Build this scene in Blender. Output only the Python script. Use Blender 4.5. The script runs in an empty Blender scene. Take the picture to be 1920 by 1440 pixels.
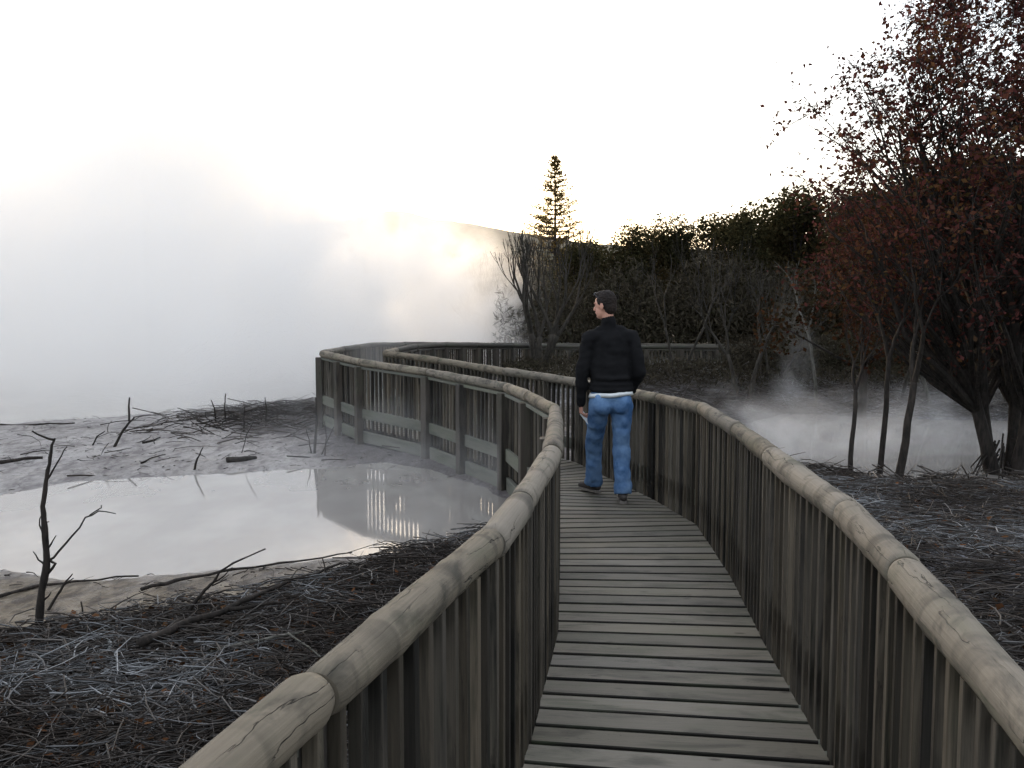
import bpy, math, random
import numpy as np
from mathutils import Vector, Matrix, noise as mnoise
random.seed(7); RNG = np.random.default_rng(7)
SC = bpy.context.scene; COL = SC.collection
PI = math.pi

# ------------------------------------------------------------------ camera
F = 1750.0; CAMZ = 1.65; PITCH = math.atan(140.0 / F)
cam = bpy.data.cameras.new('camera'); camo = bpy.data.objects.new('camera', cam); COL.objects.link(camo)
cam.lens = 36.0 * F / 1920.0; cam.sensor_width = 36.0; cam.clip_start = 0.02; cam.clip_end = 5000
camo.location = (0, 0, CAMZ); camo.rotation_euler = (PI / 2 - PITCH, 0, 0); SC.camera = camo

# ------------------------------------------------------------------ light
SUN_AZ = math.radians(-11.0); SUN_EL = math.radians(6.0)
w = bpy.data.worlds.new('World'); SC.world = w; w.use_nodes = True
nt = w.node_tree; nt.nodes.clear()
sky = nt.nodes.new('ShaderNodeTexSky'); sky.sky_type = 'NISHITA'; sky.sun_disc = False
sky.sun_elevation = SUN_EL; sky.sun_rotation = SUN_AZ
sky.air_density = 1.0; sky.dust_density = 2.5; sky.ozone_density = 2.0
bg = nt.nodes.new('ShaderNodeBackground'); bg.inputs[1].default_value = 0.15
veil = nt.nodes.new('ShaderNodeMixRGB'); veil.blend_type = 'MIX'; veil.inputs[0].default_value = 0.5
veil.inputs[2].default_value = (4.9, 4.95, 5.15, 1)          # thin high overcast over the clear sky
out = nt.nodes.new('ShaderNodeOutputWorld')
nt.links.new(sky.outputs[0], veil.inputs[1]); nt.links.new(veil.outputs[0], bg.inputs[0]); nt.links.new(bg.outputs[0], out.inputs[0])
sun = bpy.data.lights.new('sun', 'SUN'); sun.energy = 2.1; sun.angle = math.radians(8); sun.color = (1.0, 0.72, 0.42)
suno = bpy.data.objects.new('sun', sun); COL.objects.link(suno)
sd = Vector((math.sin(SUN_AZ) * math.cos(SUN_EL), math.cos(SUN_AZ) * math.cos(SUN_EL), math.sin(SUN_EL)))
suno.rotation_euler = sd.to_track_quat('Z', 'Y').to_euler()
SC.view_settings.view_transform = 'Standard'; SC.view_settings.look = 'None'
SC.view_settings.gamma = 1; SC.view_settings.exposure = 1.6
cy = SC.cycles
cy.use_adaptive_sampling = True; cy.adaptive_threshold = 0.03
cy.use_denoising = True; cy.max_bounces = 8; cy.diffuse_bounces = 3; cy.glossy_bounces = 2; cy.transmission_bounces = 3
cy.transparent_max_bounces = 12; cy.volume_bounces = 5; cy.volume_step_rate = 1.0; cy.volume_max_steps = 256
cy.sample_clamp_indirect = 6
cy.caustics_reflective = False; cy.caustics_refractive = False

# ------------------------------------------------------------------ helpers
cp, sp = math.cos(PITCH), math.sin(PITCH)
def ray(px, py):
    u = (px - 960) / F; v = (720 - py) / F
    return Vector((u, cp + v * sp, -sp + v * cp))
def atz(px, py, z):
    d = ray(px, py); t = (z - CAMZ) / d.z
    return Vector((d.x * t, d.y * t, z))
def atd(px, py, D):
    d = ray(px, py); t = D / d.y
    return Vector((d.x * t, D, CAMZ + d.z * t))

class MB:
    """collects quads/tris with two uv layers: UVMap in metres, rnd = random pair per piece"""
    def __init__(s): s.v = []; s.f = []; s.uv = []; s.r = []
    def add(s, verts, faces, uvs=None, rnd=None):
        b = len(s.v); s.v.extend(verts); rnd = rnd or (random.random(), random.random())
        for k, fc in enumerate(faces):
            s.f.append([b + i for i in fc]); s.uv.append(uvs[k] if uvs else [(0, 0)] * len(fc)); s.r.append(rnd)
    def prism(s, p0, p1, side, up, prof, rnd=None, prof1=None, cap=True):
        p0 = Vector(p0); p1 = Vector(p1); prof1 = prof1 or prof; n = len(prof); L = (p1 - p0).length
        vs = [p0 + side * a + up * b for a, b in prof] + [p1 + side * a + up * b for a, b in prof1]
        per = [0]
        for i in range(n): per.append(per[-1] + math.dist(prof[i], prof[(i + 1) % n]))
        o = random.random() * 40; q = random.random() * 7
        fs = []; us = []
        for i in range(n):
            j = (i + 1) % n; fs.append([i, j, n + j, n + i])
            us.append([(o, q + per[i]), (o, q + per[i + 1]), (o + L, q + per[i + 1]), (o + L, q + per[i])])
        if cap:
            fs.append(list(range(n))[::-1]); us.append([(o + prof[i][0] , q + prof[i][1]) for i in range(n)][::-1])
            fs.append(list(range(n, 2 * n))); us.append([(o + prof[i][0], q + prof[i][1]) for i in range(n)])
        s.add(vs, fs, us, rnd)
    def box(s, p0, p1, side, up, a, b, rnd=None, c=0.0):
        """a,b half sizes across; c chamfer"""
        if c > 0: prof = [(-a + c, -b), (a - c, -b), (a, -b + c), (a, b - c), (a - c, b), (-a + c, b), (-a, b - c), (-a, -b + c)]
        else: prof = [(-a, -b), (a, -b), (a, b), (-a, b)]
        s.prism(p0, p1, side, up, prof, rnd)
    def tube(s, pts, rad, n=6, rnd=None, squash=1.0, cap=True):
        pts = [Vector(p) for p in pts]; m = len(pts); ref = Vector((0.13, 0.21, 1))
        vs = []; o = random.random() * 40; acc = [0]
        d0 = (pts[-1] - pts[0]); ref = Vector((0, 0, 1)) if abs(d0.normalized().z) < 0.8 else Vector((1, 0.1, 0))
        for i in range(m):
            d = (pts[min(i + 1, m - 1)] - pts[max(i - 1, 0)]).normalized()
            a = d.cross(ref).normalized(); b = a.cross(d)
            for k in range(n):
                t = 2 * PI * k / n; vs.append(pts[i] + (a * math.cos(t) + b * math.sin(t) * squash) * rad[i])
            if i: acc.append(acc[-1] + (pts[i] - pts[i - 1]).length)
        fs = []; us = []
        for i in range(m - 1):
            for k in range(n):
                j = (k + 1) % n; fs.append([i * n + k, i * n + j, (i + 1) * n + j, (i + 1) * n + k])
                R = 2 * PI * rad[0] / n
                us.append([(o + acc[i], k * R), (o + acc[i], (k + 1) * R), (o + acc[i + 1], (k + 1) * R), (o + acc[i + 1], k * R)])
        if cap:
            fs.append(list(range(n))[::-1]); us.append([(o, 0)] * n)
            fs.append(list(range((m - 1) * n, m * n))); us.append([(o, 0)] * n)
        s.add(vs, fs, us, rnd)
    def build(s, name, mat, parent=None, smooth=False):
        me = bpy.data.meshes.new(name); me.from_pydata([tuple(v) for v in s.v], [], s.f)
        u = me.uv_layers.new(name='UVMap'); r = me.uv_layers.new(name='rnd')
        u.data.foreach_set('uv', np.array([c for f in s.uv for c in f], dtype=np.float32).ravel())
        r.data.foreach_set('uv', np.array([q for q, f in zip(s.r, s.f) for _ in f], dtype=np.float32).ravel())
        me.materials.append(mat)
        if smooth: me.polygons.foreach_set('use_smooth', [True] * len(me.polygons))
        me.update(); o = bpy.data.objects.new(name, me); COL.objects.link(o)
        if parent: o.parent = parent
        return o

def np_mesh(name, verts, faces, mat, parent=None, rnd=None, smooth=False, uv=None):
    """verts (N,3), faces (M,k) all the same size"""
    me = bpy.data.meshes.new(name); M, k = faces.shape
    me.vertices.add(len(verts)); me.vertices.foreach_set('co', np.ascontiguousarray(verts, dtype=np.float32).ravel())
    me.loops.add(M * k); me.loops.foreach_set('vertex_index', np.ascontiguousarray(faces, dtype=np.int32).ravel())
    me.polygons.add(M); me.polygons.foreach_set('loop_start', np.arange(0, M * k, k, dtype=np.int32))
    if smooth: me.polygons.foreach_set('use_smooth', np.ones(M, dtype=bool))
    me.update(calc_edges=True)
    if uv is not None:
        u = me.uv_layers.new(name='UVMap'); u.data.foreach_set('uv', uv.astype(np.float32).ravel())
    if rnd is not None:
        r = me.uv_layers.new(name='rnd'); r.data.foreach_set('uv', np.repeat(rnd, k, axis=0).astype(np.float32).ravel())
    me.validate(); me.materials.append(mat)
    o = bpy.data.objects.new(name, me); COL.objects.link(o)
    if parent: o.parent = parent
    return o

def tag(o, label=None, cat=None, group=None, kind=None):
    if label: o['label'] = label
    if cat: o['category'] = cat
    if group: o['group'] = group
    if kind: o['kind'] = kind
    return o
def empty(name, loc, label, cat, group=None):
    o = bpy.data.objects.new(name, None); COL.objects.link(o); o.location = loc; o.empty_display_size = 0.2
    return tag(o, label, cat, group)

# ------------------------------------------------------------------ materials
class NB:
    def __init__(s, name):
        s.m = bpy.data.materials.new(name); s.m.use_nodes = True; s.t = s.m.node_tree; s.t.nodes.clear()
        s.out = s.t.nodes.new('ShaderNodeOutputMaterial')
    def n(s, typ, **kw):
        n = s.t.nodes.new('ShaderNode' + typ)
        for k, v in kw.items():
            if k.startswith('i_'):
                key = k[2:]; key = int(key) if key.isdigit() else key.replace('_', ' ')
                if isinstance(v, bpy.types.NodeSocket): s.t.links.new(v, n.inputs[key])
                else: n.inputs[key].default_value = v
            else: setattr(n, k, v)
        return n
    def l(s, a, b): s.t.links.new(a, b)
    def uv(s, layer='UVMap'): return s.n('UVMap', uv_map=layer).outputs[0]
    def map(s, vec, scale, loc=(0, 0, 0)): return s.n('Mapping', i_Vector=vec, i_Scale=scale, i_Location=loc).outputs[0]
    def noise(s, vec, scale=1.0, detail=4, rough=0.55, dist=0.0): return s.n('TexNoise', i_Vector=vec, i_Scale=scale, i_Detail=detail, i_Roughness=rough, i_Distortion=dist).outputs[0]
    def ramp(s, fac, stops, interp='LINEAR'):
        r = s.n('ValToRGB', i_0=fac); e = r.color_ramp.elements; r.color_ramp.interpolation = interp
        while len(e) < len(stops): e.new(0.5)
        for k, (p, c) in enumerate(stops):
            e[k].position = p; e[k].color = (c[0], c[1], c[2], 1) if not isinstance(c, (int, float)) else (c, c, c, 1)
        return r.outputs[0]
    def mix(s, fac, a, b, mode='MIX'):
        m = s.n('MixRGB', blend_type=mode)
        for k, v in ((0, fac), (1, a), (2, b)):
            if isinstance(v, bpy.types.NodeSocket): s.l(v, m.inputs[k])
            else: m.inputs[k].default_value = v if k == 0 else (v[0], v[1], v[2], 1)
        return m.outputs[0]
    def math(s, op, a, b=0.0, clamp=False):
        m = s.n('Math', operation=op, use_clamp=clamp)
        for k, v in ((0, a), (1, b)):
            if isinstance(v, bpy.types.NodeSocket): s.l(v, m.inputs[k])
            else: m.inputs[k].default_value = v
        return m.outputs[0]
    def mrange(s, v, a, b, c=0.0, d=1.0, smooth=False):
        return s.n('MapRange', interpolation_type='SMOOTHSTEP' if smooth else 'LINEAR', i_0=v, i_1=a, i_2=b, i_3=c, i_4=d).outputs[0]
    def surf(s, col, rough=0.7, spec=0.3, bump=None, bstr=0.3, bdist=0.01, **kw):
        p = s.n('BsdfPrincipled')
        for k, v in (('Base Color', col), ('Roughness', rough), ('Specular IOR Level', spec)):
            if isinstance(v, bpy.types.NodeSocket): s.l(v, p.inputs[k])
            else: p.inputs[k].default_value = (v[0], v[1], v[2], 1) if k == 'Base Color' else v
        for k, v in kw.items(): p.inputs[k.replace('_', ' ')].default_value = v
        if bump is not None:
            b = s.n('Bump', i_Height=bump, i_Strength=bstr, i_Distance=bdist); s.l(b.outputs[0], p.inputs['Normal'])
        s.l(p.outputs[0], s.out.inputs[0]); return s.m

def wood(name, c0, c1, dirt, crack=0.5, rough=0.75, knots=0.0, moss=0.3, mosscol=(0.10, 0.13, 0.07), tint=0.35, dirtscale=(1.6, 9), bstr=0.35, dark=0.8, bands=0.0):
    b = NB(name); uv = b.uv(); rnd = b.uv('rnd')
    sep = b.n('SeparateXYZ', i_0=rnd)
    off = b.n('VectorMath', operation='MULTIPLY', i_0=rnd); off.inputs[1].default_value = (37, 11, 0)
    add = b.n('VectorMath', operation='ADD', i_0=uv, i_1=off.outputs[0]).outputs[0]
    grain = b.noise(b.map(add, (3.0, 130, 1)), 1, 6, 0.6, 0.3)
    broad = b.noise(b.map(add, (dirtscale[0], dirtscale[1], 1)), 1, 5, 0.6, 0.6)
    col = b.mix(grain, c0, c1)
    col = b.mix(b.mrange(broad, 0.50, 0.66), col, dirt)
    mo = b.noise(b.map(add, (2.3, 6, 1), (9, 3, 0)), 1, 4, 0.6, 0.2)
    col = b.mix(b.mrange(mo, 0.50, 0.72, 0, moss), col, mosscol)
    if bands:
        bd = b.noise(b.map(add, (6.5, 0.9, 1), (7, 2, 0)), 1, 3, 0.5, 0.2); col = b.mix(b.mrange(bd, 0.56, 0.68, 0, bands), col, dirt)
    # long drying cracks
    warp = b.noise(b.map(add, (2.2, 14, 1), (3, 8, 0)), 1, 4, 0.6, 0)
    sv = b.n('SeparateXYZ', i_0=add)
    line = b.math('FRACT', b.math('ADD', b.math('MULTIPLY', sv.outputs[1], 17), b.math('MULTIPLY', warp, 2.6)))
    line = b.math('ABSOLUTE', b.math('SUBTRACT', line, 0.5))
    where = b.mrange(b.noise(b.map(add, (1.6, 10, 1), (1, 5, 0)), 1, 2, 0.5, 0), 0.46, 0.56)
    crk = b.math('MULTIPLY', b.mrange(line, 0.0, 0.035, 1, 0), where)
    crk = b.math('MULTIPLY', crk, crack, True)
    col = b.mix(crk, col, (0.012, 0.01, 0.008))
    if knots > 0:
        vo = b.n('TexVoronoi', i_Vector=b.map(add, (3.1, 7.5, 1)), i_Scale=1.0, i_Randomness=1.0)
        kn = b.mrange(vo.outputs['Distance'], 0.05, 0.11, knots, 0)
        col = b.mix(kn, col, (0.02, 0.016, 0.012))
    v = b.math('ADD', b.math('MULTIPLY', sep.outputs[0], tint), 1 - tint / 2)
    v = b.math('MULTIPLY', v, dark); hs = b.n('HueSaturation', i_Color=col, i_Value=v, i_Saturation=b.math('ADD', b.math('MULTIPLY', sep.outputs[1], 0.4), 0.8)).outputs[0]
    h = b.math('SUBTRACT', b.math('ADD', b.math('MULTIPLY', grain, 0.5), b.math('MULTIPLY', broad, 0.6)), b.math('MULTIPLY', crk, 2.0))
    return b.surf(hs, rough, 0.25, h, bstr, 0.006)

M = {}
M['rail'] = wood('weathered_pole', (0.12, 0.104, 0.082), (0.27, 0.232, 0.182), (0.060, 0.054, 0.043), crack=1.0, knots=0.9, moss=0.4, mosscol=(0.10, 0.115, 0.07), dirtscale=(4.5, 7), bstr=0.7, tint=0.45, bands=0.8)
M['deck'] = wood('damp_decking', (0.108, 0.098, 0.080), (0.165, 0.152, 0.124), (0.070, 0.066, 0.053), crack=0.4, rough=0.6, moss=0.35, mosscol=(0.075, 0.085, 0.05), knots=0.7, tint=0.45, dirtscale=(2.4, 9), dark=1.0)
M['baluster'] = wood('dark_baluster_timber', (0.022, 0.019, 0.015), (0.125, 0.105, 0.080), (0.014, 0.013, 0.010), crack=0.5, moss=0.25, mosscol=(0.05, 0.055, 0.035), tint=1.6, dirtscale=(1.2, 14))
M['post'] = wood('dark_post_timber', (0.045, 0.038, 0.032), (0.10, 0.085, 0.07), (0.03, 0.028, 0.024), crack=0.6, moss=0.3, mosscol=(0.06, 0.08, 0.04))
M['rail_shaded'] = wood('tree_shaded_pole', (0.04, 0.037, 0.032), (0.085, 0.077, 0.062), (0.03, 0.029, 0.025), crack=0.8, knots=0.6)  # darker pole copy for the far railing, tree shade put into its colour
M['board'] = wood('pale_treated_board', (0.09, 0.092, 0.076), (0.17, 0.172, 0.143), (0.09, 0.095, 0.08), crack=0.4, moss=0.5, mosscol=(0.12, 0.15, 0.10))

def bark(name, c0, c1, sc=30, rough=0.85):
    b = NB(name); tc = b.n('TexCoord').outputs['Object']
    n = b.noise(b.map(tc, (sc, sc, sc * 0.25)), 1, 5, 0.6, 0.4); n2 = b.noise(tc, 1.7, 3)
    col = b.mix(b.mrange(n, 0.35, 0.65), c0, c1); col = b.mix(b.mrange(n2, 0.45, 0.65, 0, 0.5), col, (c0[0] * 0.7, c0[1] * 0.8, c0[2] * 0.7))
    return b.surf(col, rough, 0.2, n, 0.6, 0.01)
M['bark_dark'] = bark('dark_wet_bark', (0.012, 0.010, 0.009), (0.038, 0.031, 0.026))
M['bark_grey'] = bark('grey_bark', (0.018, 0.016, 0.013), (0.055, 0.048, 0.040))
M['bark_pale'] = bark('pale_lichen_bark', (0.05, 0.048, 0.042), (0.14, 0.135, 0.118))
M['bleached'] = bark('bleached_wood', (0.25, 0.26, 0.27), (0.58, 0.59, 0.60))

def leaf(name, cols, trans=0.35, scale=0.45):
    b = NB(name); rnd = b.n('SeparateXYZ', i_0=b.uv('rnd')); tc = b.n('TexCoord').outputs['Object']
    big = b.noise(tc, scale, 3); v = b.math('ADD', b.math('MULTIPLY', big, 0.9), b.math('MULTIPLY', rnd.outputs[0], 0.35)); v = b.mrange(v, 0.30, 0.95)
    n = len(cols); col = b.ramp(v, [(i / (n - 1), c) for i, c in enumerate(cols)])
    hs = b.n('HueSaturation', i_Color=col, i_Value=b.mrange(rnd.outputs[1], 0, 1, 0.55, 1.35)).outputs[0]
    d = b.n('BsdfDiffuse', i_Color=hs); t = b.n('BsdfTranslucent', i_Color=hs); m = b.n('MixShader', i_0=trans)
    b.l(d.outputs[0], m.inputs[1]); b.l(t.outputs[0], m.inputs[2]); b.l(m.outputs[0], b.out.inputs[0]); return b.m
M['leaf_red'] = leaf('maroon_leaves', [(0.038, 0.034, 0.015), (0.066, 0.030, 0.024), (0.088, 0.030, 0.030), (0.098, 0.050, 0.024), (0.046, 0.042, 0.018)], 0.3, 0.55)
M['leaf_russet'] = leaf('russet_leaves', [(0.040, 0.014, 0.011), (0.056, 0.026, 0.013), (0.024, 0.022, 0.012), (0.048, 0.018, 0.012)], 0.3, 0.7)
M['leaf_green'] = leaf('evergreen_leaves', [(0.018, 0.018, 0.010), (0.034, 0.033, 0.016), (0.050, 0.040, 0.020), (0.062, 0.038, 0.022)], 0.4, 0.35)
M['leaf_conifer'] = leaf('conifer_needles', [(0.08, 0.058, 0.018), (0.15, 0.10, 0.03)], 0.45, 0.4)
M['leaf_dead'] = leaf('dead_brown_leaves', [(0.03, 0.02, 0.012), (0.08, 0.045, 0.025), (0.13, 0.06, 0.03), (0.06, 0.05, 0.04)], 0.1, 1.5)
M['leaf_brush'] = leaf('brown_brush', [(0.030, 0.027, 0.020), (0.055, 0.047, 0.034), (0.035, 0.035, 0.022)], 0.15, 0.5)

b = NB('scattered_twigs'); rn = b.n('SeparateXYZ', i_0=b.uv('rnd'))
c = b.ramp(rn.outputs[0], [(0.0, (0.012, 0.009, 0.007)), (0.36, (0.035, 0.026, 0.020)), (0.54, (0.075, 0.065, 0.058)), (0.74, (0.16, 0.165, 0.17)), (1.0, (0.42, 0.425, 0.43))])
M['twigs'] = b.surf(c, 0.6, 0.35)

# ---- ground material (position based: wet grey mud, ochre shore, black peat)
PEAT = []   # filled below: regions are given in world metres
b = NB('wet_mud_and_peat'); tc = b.n('TexCoord').outputs['Object']; xyz = b.n('SeparateXYZ', i_0=tc)
X, Y, Z = xyz.outputs
n1 = b.noise(tc, 0.9, 6, 0.6); n2 = b.noise(tc, 6, 6, 0.65); n3 = b.noise(b.map(tc, (1, 0.6, 1)), 14, 5, 0.7); n0 = b.noise(tc, 0.35, 4, 0.6, 0.5)
mud = b.mix(b.mrange(n1, 0.35, 0.65), (0.20, 0.188, 0.18), (0.32, 0.305, 0.295))
mud = b.mix(b.mrange(n3, 0.52, 0.66, 0, 0.6), mud, (0.10, 0.09, 0.09)); streak = b.noise(b.map(tc, (3, 1.3, 1)), 1.6, 6, 0.7, 0.6); mud = b.mix(b.mrange(streak, 0.52, 0.64, 0, 0.65), mud, (0.115, 0.10, 0.105))
och = b.mix(b.mrange(n2, 0.35, 0.65), (0.105, 0.085, 0.062), (0.21, 0.175, 0.13))
och = b.mix(b.mrange(b.noise(b.map(tc, (3, 1.5, 1)), 1.6, 6, 0.7, 0.8), 0.50, 0.60, 0, 0.75), och, (0.055, 0.047, 0.042)); n4 = b.noise(b.map(tc, (8, 4.5, 7)), 1.6, 6, 0.75, 0.5); och = b.mix(b.mrange(n4, 0.50, 0.60, 0, 0.7), och, (0.06, 0.05, 0.042)); mud = b.mix(b.mrange(n4, 0.54, 0.64, 0, 0.5), mud, (0.09, 0.08, 0.08)); och = b.mix(b.mrange(n1, 0.56, 0.68, 0, 0.45), och, (0.26, 0.12, 0.05))
peat = b.mix(b.mrange(n2, 0.4, 0.7), (0.012, 0.010, 0.008), (0.045, 0.036, 0.030))
frost = b.mix(b.mrange(n3, 0.42, 0.62), (0.05, 0.045, 0.045), (0.22, 0.225, 0.25))
# left side: near shore strip y 5.4..7 ochre, nearer than that peat
yy = b.math('ADD', Y, b.math('MULTIPLY', b.math('SUBTRACT', n1, 0.5), 1.6))
yx = b.math('ADD', yy, b.math('MULTIPLY', X, -0.02))
left_och = b.mrange(yx, 7.6, 6.2, 0, 1, True)
tx = b.math('MAXIMUM', b.math('ADD', X, 2.95), 0.0); curve_ = b.math('ADD', b.math('MULTIPLY', tx, 0.42), b.math('MULTIPLY', b.math('MULTIPLY', tx, tx), 0.28))
left_peat = b.mrange(b.math('SUBTRACT', b.math('ADD', Y, b.math('MULTIPLY', b.math('SUBTRACT', n1, 0.5), 1.2)), curve_), 5.5, 5.1, 0, 1, True)
col = b.mix(left_och, mud, och); col = b.mix(left_peat, col, peat)
# dark wood litter near the railing of the far corner and behind
bx = b.math('ADD', X, b.math('MULTIPLY', b.math('SUBTRACT', n0, 0.5), 3.0))
back = b.math('MULTIPLY', b.mrange(Y, 13.8, 14.6, 0, 1, True), b.mrange(bx, -4.6, -3.7, 0, 1, True))
col = b.mix(b.math('MULTIPLY', back, 0.85), col, peat)
fd_ = b.math('ADD', b.math('ADD', X, b.math('MULTIPLY', b.math('SUBTRACT', Y, 10.06), 0.7)), b.math('MULTIPLY', b.math('SUBTRACT', n1, 0.5), 1.8))
fm_ = b.math('MULTIPLY', b.mrange(fd_, -1.5, -0.5, 0, 0.8, True), b.mrange(Y, 8.2, 9.4, 0, 1, True))
col = b.mix(fm_, col, (0.055, 0.048, 0.05))
right = b.mrange(b.math('ADD', X, b.math('MULTIPLY', b.math('SUBTRACT', n1, 0.5), 0.3)), 0.75, 0.95, 0, 1, True)
rg = b.mix(b.mrange(n0, 0.46, 0.56, 0, 0.8), peat, frost)
col = b.mix(right, col, rg)
far = b.mrange(Y, 18, 22, 0, 1, True)
col = b.mix(b.math('MULTIPLY', far, right), col, b.mix(n2, (0.03, 0.028, 0.022), (0.07, 0.065, 0.055)))
ro = b.mix(left_peat, b.mix(b.mrange(streak, 0.42, 0.56), (0.45,) * 3, (0.92,) * 3), (0.85,) * 3)
hh = b.math('ADD', b.math('MULTIPLY', n2, 0.7), b.math('MULTIPLY', n3, 0.5))
M['ground'] = b.surf(col, ro, 0.22, b.math('ADD', hh, b.math('MULTIPLY', n4, 0.4)), 0.9, 0.045)

b = NB('milky_thermal_water'); tc = b.n('TexCoord').outputs['Object']
n1 = b.noise(b.map(tc, (1, 0.5, 1)), 1.2, 3); n2 = b.noise(tc, 9, 2)
colw = b.mix(b.mrange(n1, 0.4, 0.65), (0.245, 0.23, 0.215), (0.31, 0.295, 0.275))
M['water'] = b.surf(colw, 0.045, 0.5, b.noise(b.map(tc, (1, 0.6, 1)), 3.0, 2), 0.02, 0.02, IOR=2.1)

b = NB('hill_scrub'); tc = b.n('TexCoord').outputs['Object']
n1 = b.noise(tc, 0.06, 6, 0.65); n2 = b.noise(tc, 0.4, 4)
M['hill'] = b.surf(b.mix(b.mrange(n1, 0.4, 0.6), b.mix(n2, (0.05, 0.05, 0.035), (0.09, 0.085, 0.055)), (0.17, 0.14, 0.10)), 0.9, 0.1)

# ------------------------------------------------------------------ boardwalk layout
RZ = 0.925
def P(px, py, dz): v = atz(px, py, RZ + dz); return (v.x, v.y, dz)
PAIRS = [   # (left x, y, deck height), (right ...)
    ((-1.18, -1.4, 0), (0.02, -1.7, 0)), ((-0.78, 0.1, 0), (0.42, -0.2, 0)),
    (P(590, 1305, 0), (0.885, 1.42, 0)), (P(920, 1020, 0), (1.085, 2.52, 0)), (P(977, 944, 0), P(1592, 963, 0)),
    (P(1035, 851, -.01), P(1448, 857, -.01)), (P(1040, 804, -.03), P(1383, 806, -.03)), (P(1041, 769, -.05), P(1318, 766, -.05)),
    ((0.16, 8.7, -.09), P(1235, 748, -.085)), (P(951, 727, -.12), P(1082, 717, -.12)), (P(804, 698, -.09), P(948, 697, -.09)),
    (P(677, 680, -.03), P(825, 677, -.03)), (P(604, 663, .03), P(722, 663, .03)), ((-2.98, 16.4, .02), (-2.0, 16.2, .02)),
    ((-2.9, 18.9, 0), (-1.9, 18.4, 0)), ((-2.45, 21.1, -.06), (-1.5, 20.6, -.06)), ((-1.8, 22.9, -.13), (-0.85, 22.1, -.13)),
    ((-0.84, 24.5, -.19), (0.0, 23.6, -.19)), ((0.6, 26.0, -.26), (0.95, 24.9, -.26)), ((3.67, 26.7, -.3), (3.67, 25.5, -.3)),
    ((7.8, 25.7, -.3), (7.4, 24.6, -.3)), ((13.0, 23.6, -.3), (12.5, 22.5, -.3))]
LP = [Vector(p[0]) for p in PAIRS]; RP = [Vector(p[1]) for p in PAIRS]

# ------------------------------------------------------------------ terrain
WL = -0.33
def poly_px(lst, z=WL): return np.array([[atz(a, c, z).x, atz(a, c, z).y] for a, c in lst])
POOL_L = np.vstack([poly_px([(-700, 960), (0, 928), (60, 918), (130, 904), (260, 896), (400, 888), (590, 879), (720, 868), (800, 880), (900, 915), (960, 950),
                    (925, 985), (860, 1003), (815, 1022), (700, 1040), (640, 1047), (520, 1055), (400, 1066), (320, 1078), (230, 1086), (140, 1086), (60, 1078), (0, 1070), (-500, 1060)])])
POOL_R = poly_px([(1375, 800), (1470, 775), (1600, 780), (1750, 786), (1900, 790), (2100, 800), (2150, 860), (2000, 900), (1900, 905), (1850, 918), (1790, 908), (1740, 902), (1690, 915), (1620, 902), (1560, 888), (1480, 880), (1400, 850)])
LAKE = np.array([[-300, 12.0], [-30, 13.5], [-14, 14.9], [-8.9, 16.0], [-6.6, 17.6], [-5.4, 18.9], [-4.4, 20.6], [-3.6, 22.6], [-2.3, 24.8], [-0.6, 26.4], [1.2, 27.6], [2.2, 30], [3, 40], [1, 70], [-20, 110], [-300, 200]], float)
def sdf(poly, x, y):
    d = np.full(x.shape, 1e9); inside = np.zeros(x.shape, bool); n = len(poly)
    for i in range(n):
        ax, ay = poly[i]; bx, by = poly[(i + 1) % n]; ex, ey = bx - ax, by - ay
        t = np.clip(((x - ax) * ex + (y - ay) * ey) / (ex * ex + ey * ey), 0, 1)
        d = np.minimum(d, np.hypot(x - ax - t * ex, y - ay - t * ey))
        c = ((ay > y) != (by > y)); xi = ex * (y - ay) / (ey if ey else 1e-9) + ax
        inside ^= c & (x < xi)
    return np.where(inside, -d, d)
_perm = RNG.random((64, 64))
def vnoise(x, y):
    xi = np.floor(x).astype(int); yi = np.floor(y).astype(int); fx = x - xi; fy = y - yi
    fx = fx * fx * (3 - 2 * fx); fy = fy * fy * (3 - 2 * fy); g = lambda a, c: _perm[a % 64, c % 64]
    return (g(xi, yi) * (1 - fx) + g(xi + 1, yi) * fx) * (1 - fy) + (g(xi, yi + 1) * (1 - fx) + g(xi + 1, yi + 1) * fx) * fy
def fbm(x, y, o=4):
    s = 0; a = 0.5
    for k in range(o): s = s + a * (vnoise(x * 2 ** k + 17 * k, y * 2 ** k + 5 * k) - 0.5); a *= 0.5
    return s
def sstep(a, b, x): t = np.clip((x - a) / (b - a), 0, 1); return t * t * (3 - 2 * t)
def height(x, y):
    x = np.asarray(x, float); y = np.asarray(y, float)
    wob = 0.25 * fbm(x * 2.2, y * 2.2) + 0.10 * fbm(x * 9, y * 9)
    s = np.minimum(np.minimum(sdf(POOL_L, x, y) + wob, sdf(POOL_R, x, y) + wob), sdf(LAKE, x, y) + 3 * wob)
    up = 0.035 * (1 - np.exp(-np.maximum(s, 0) / 0.25)) + 0.06 * (1 - np.exp(-np.maximum(s, 0) / 1.5))
    near = 1 - sstep(6.0, 7.5, y)
    up = up + sstep(0.0, 1.0, s) * (0.05 * fbm(x * 1.1, y * 1.1) + (0.02 + 0.07 * near) * fbm(x * 5, y * 5))
    land = sstep(16.5, 22.5, y) * sstep(-2.2, 0.5, x) * sstep(0.0, 2.5, s)
    up = up + 0.42 * land
    up = up + 0.16 * np.exp(-(((x + 3.7) / 1.2) ** 2 + ((y - 16.3) / 1.4) ** 2)) * sstep(0, .5, s)
    up = up + 0.10 * sstep(1.0, 3.0, x) * (1 - sstep(9.5, 11, y)) * sstep(0, 1, s)
    up = up + sstep(40, 160, y) * 3.0 * sstep(0, 30, s)
    dn = -0.30 * (1 - np.exp(np.minimum(s, 0) / 0.4))
    return WL + np.where(s > 0, up, dn)
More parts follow.
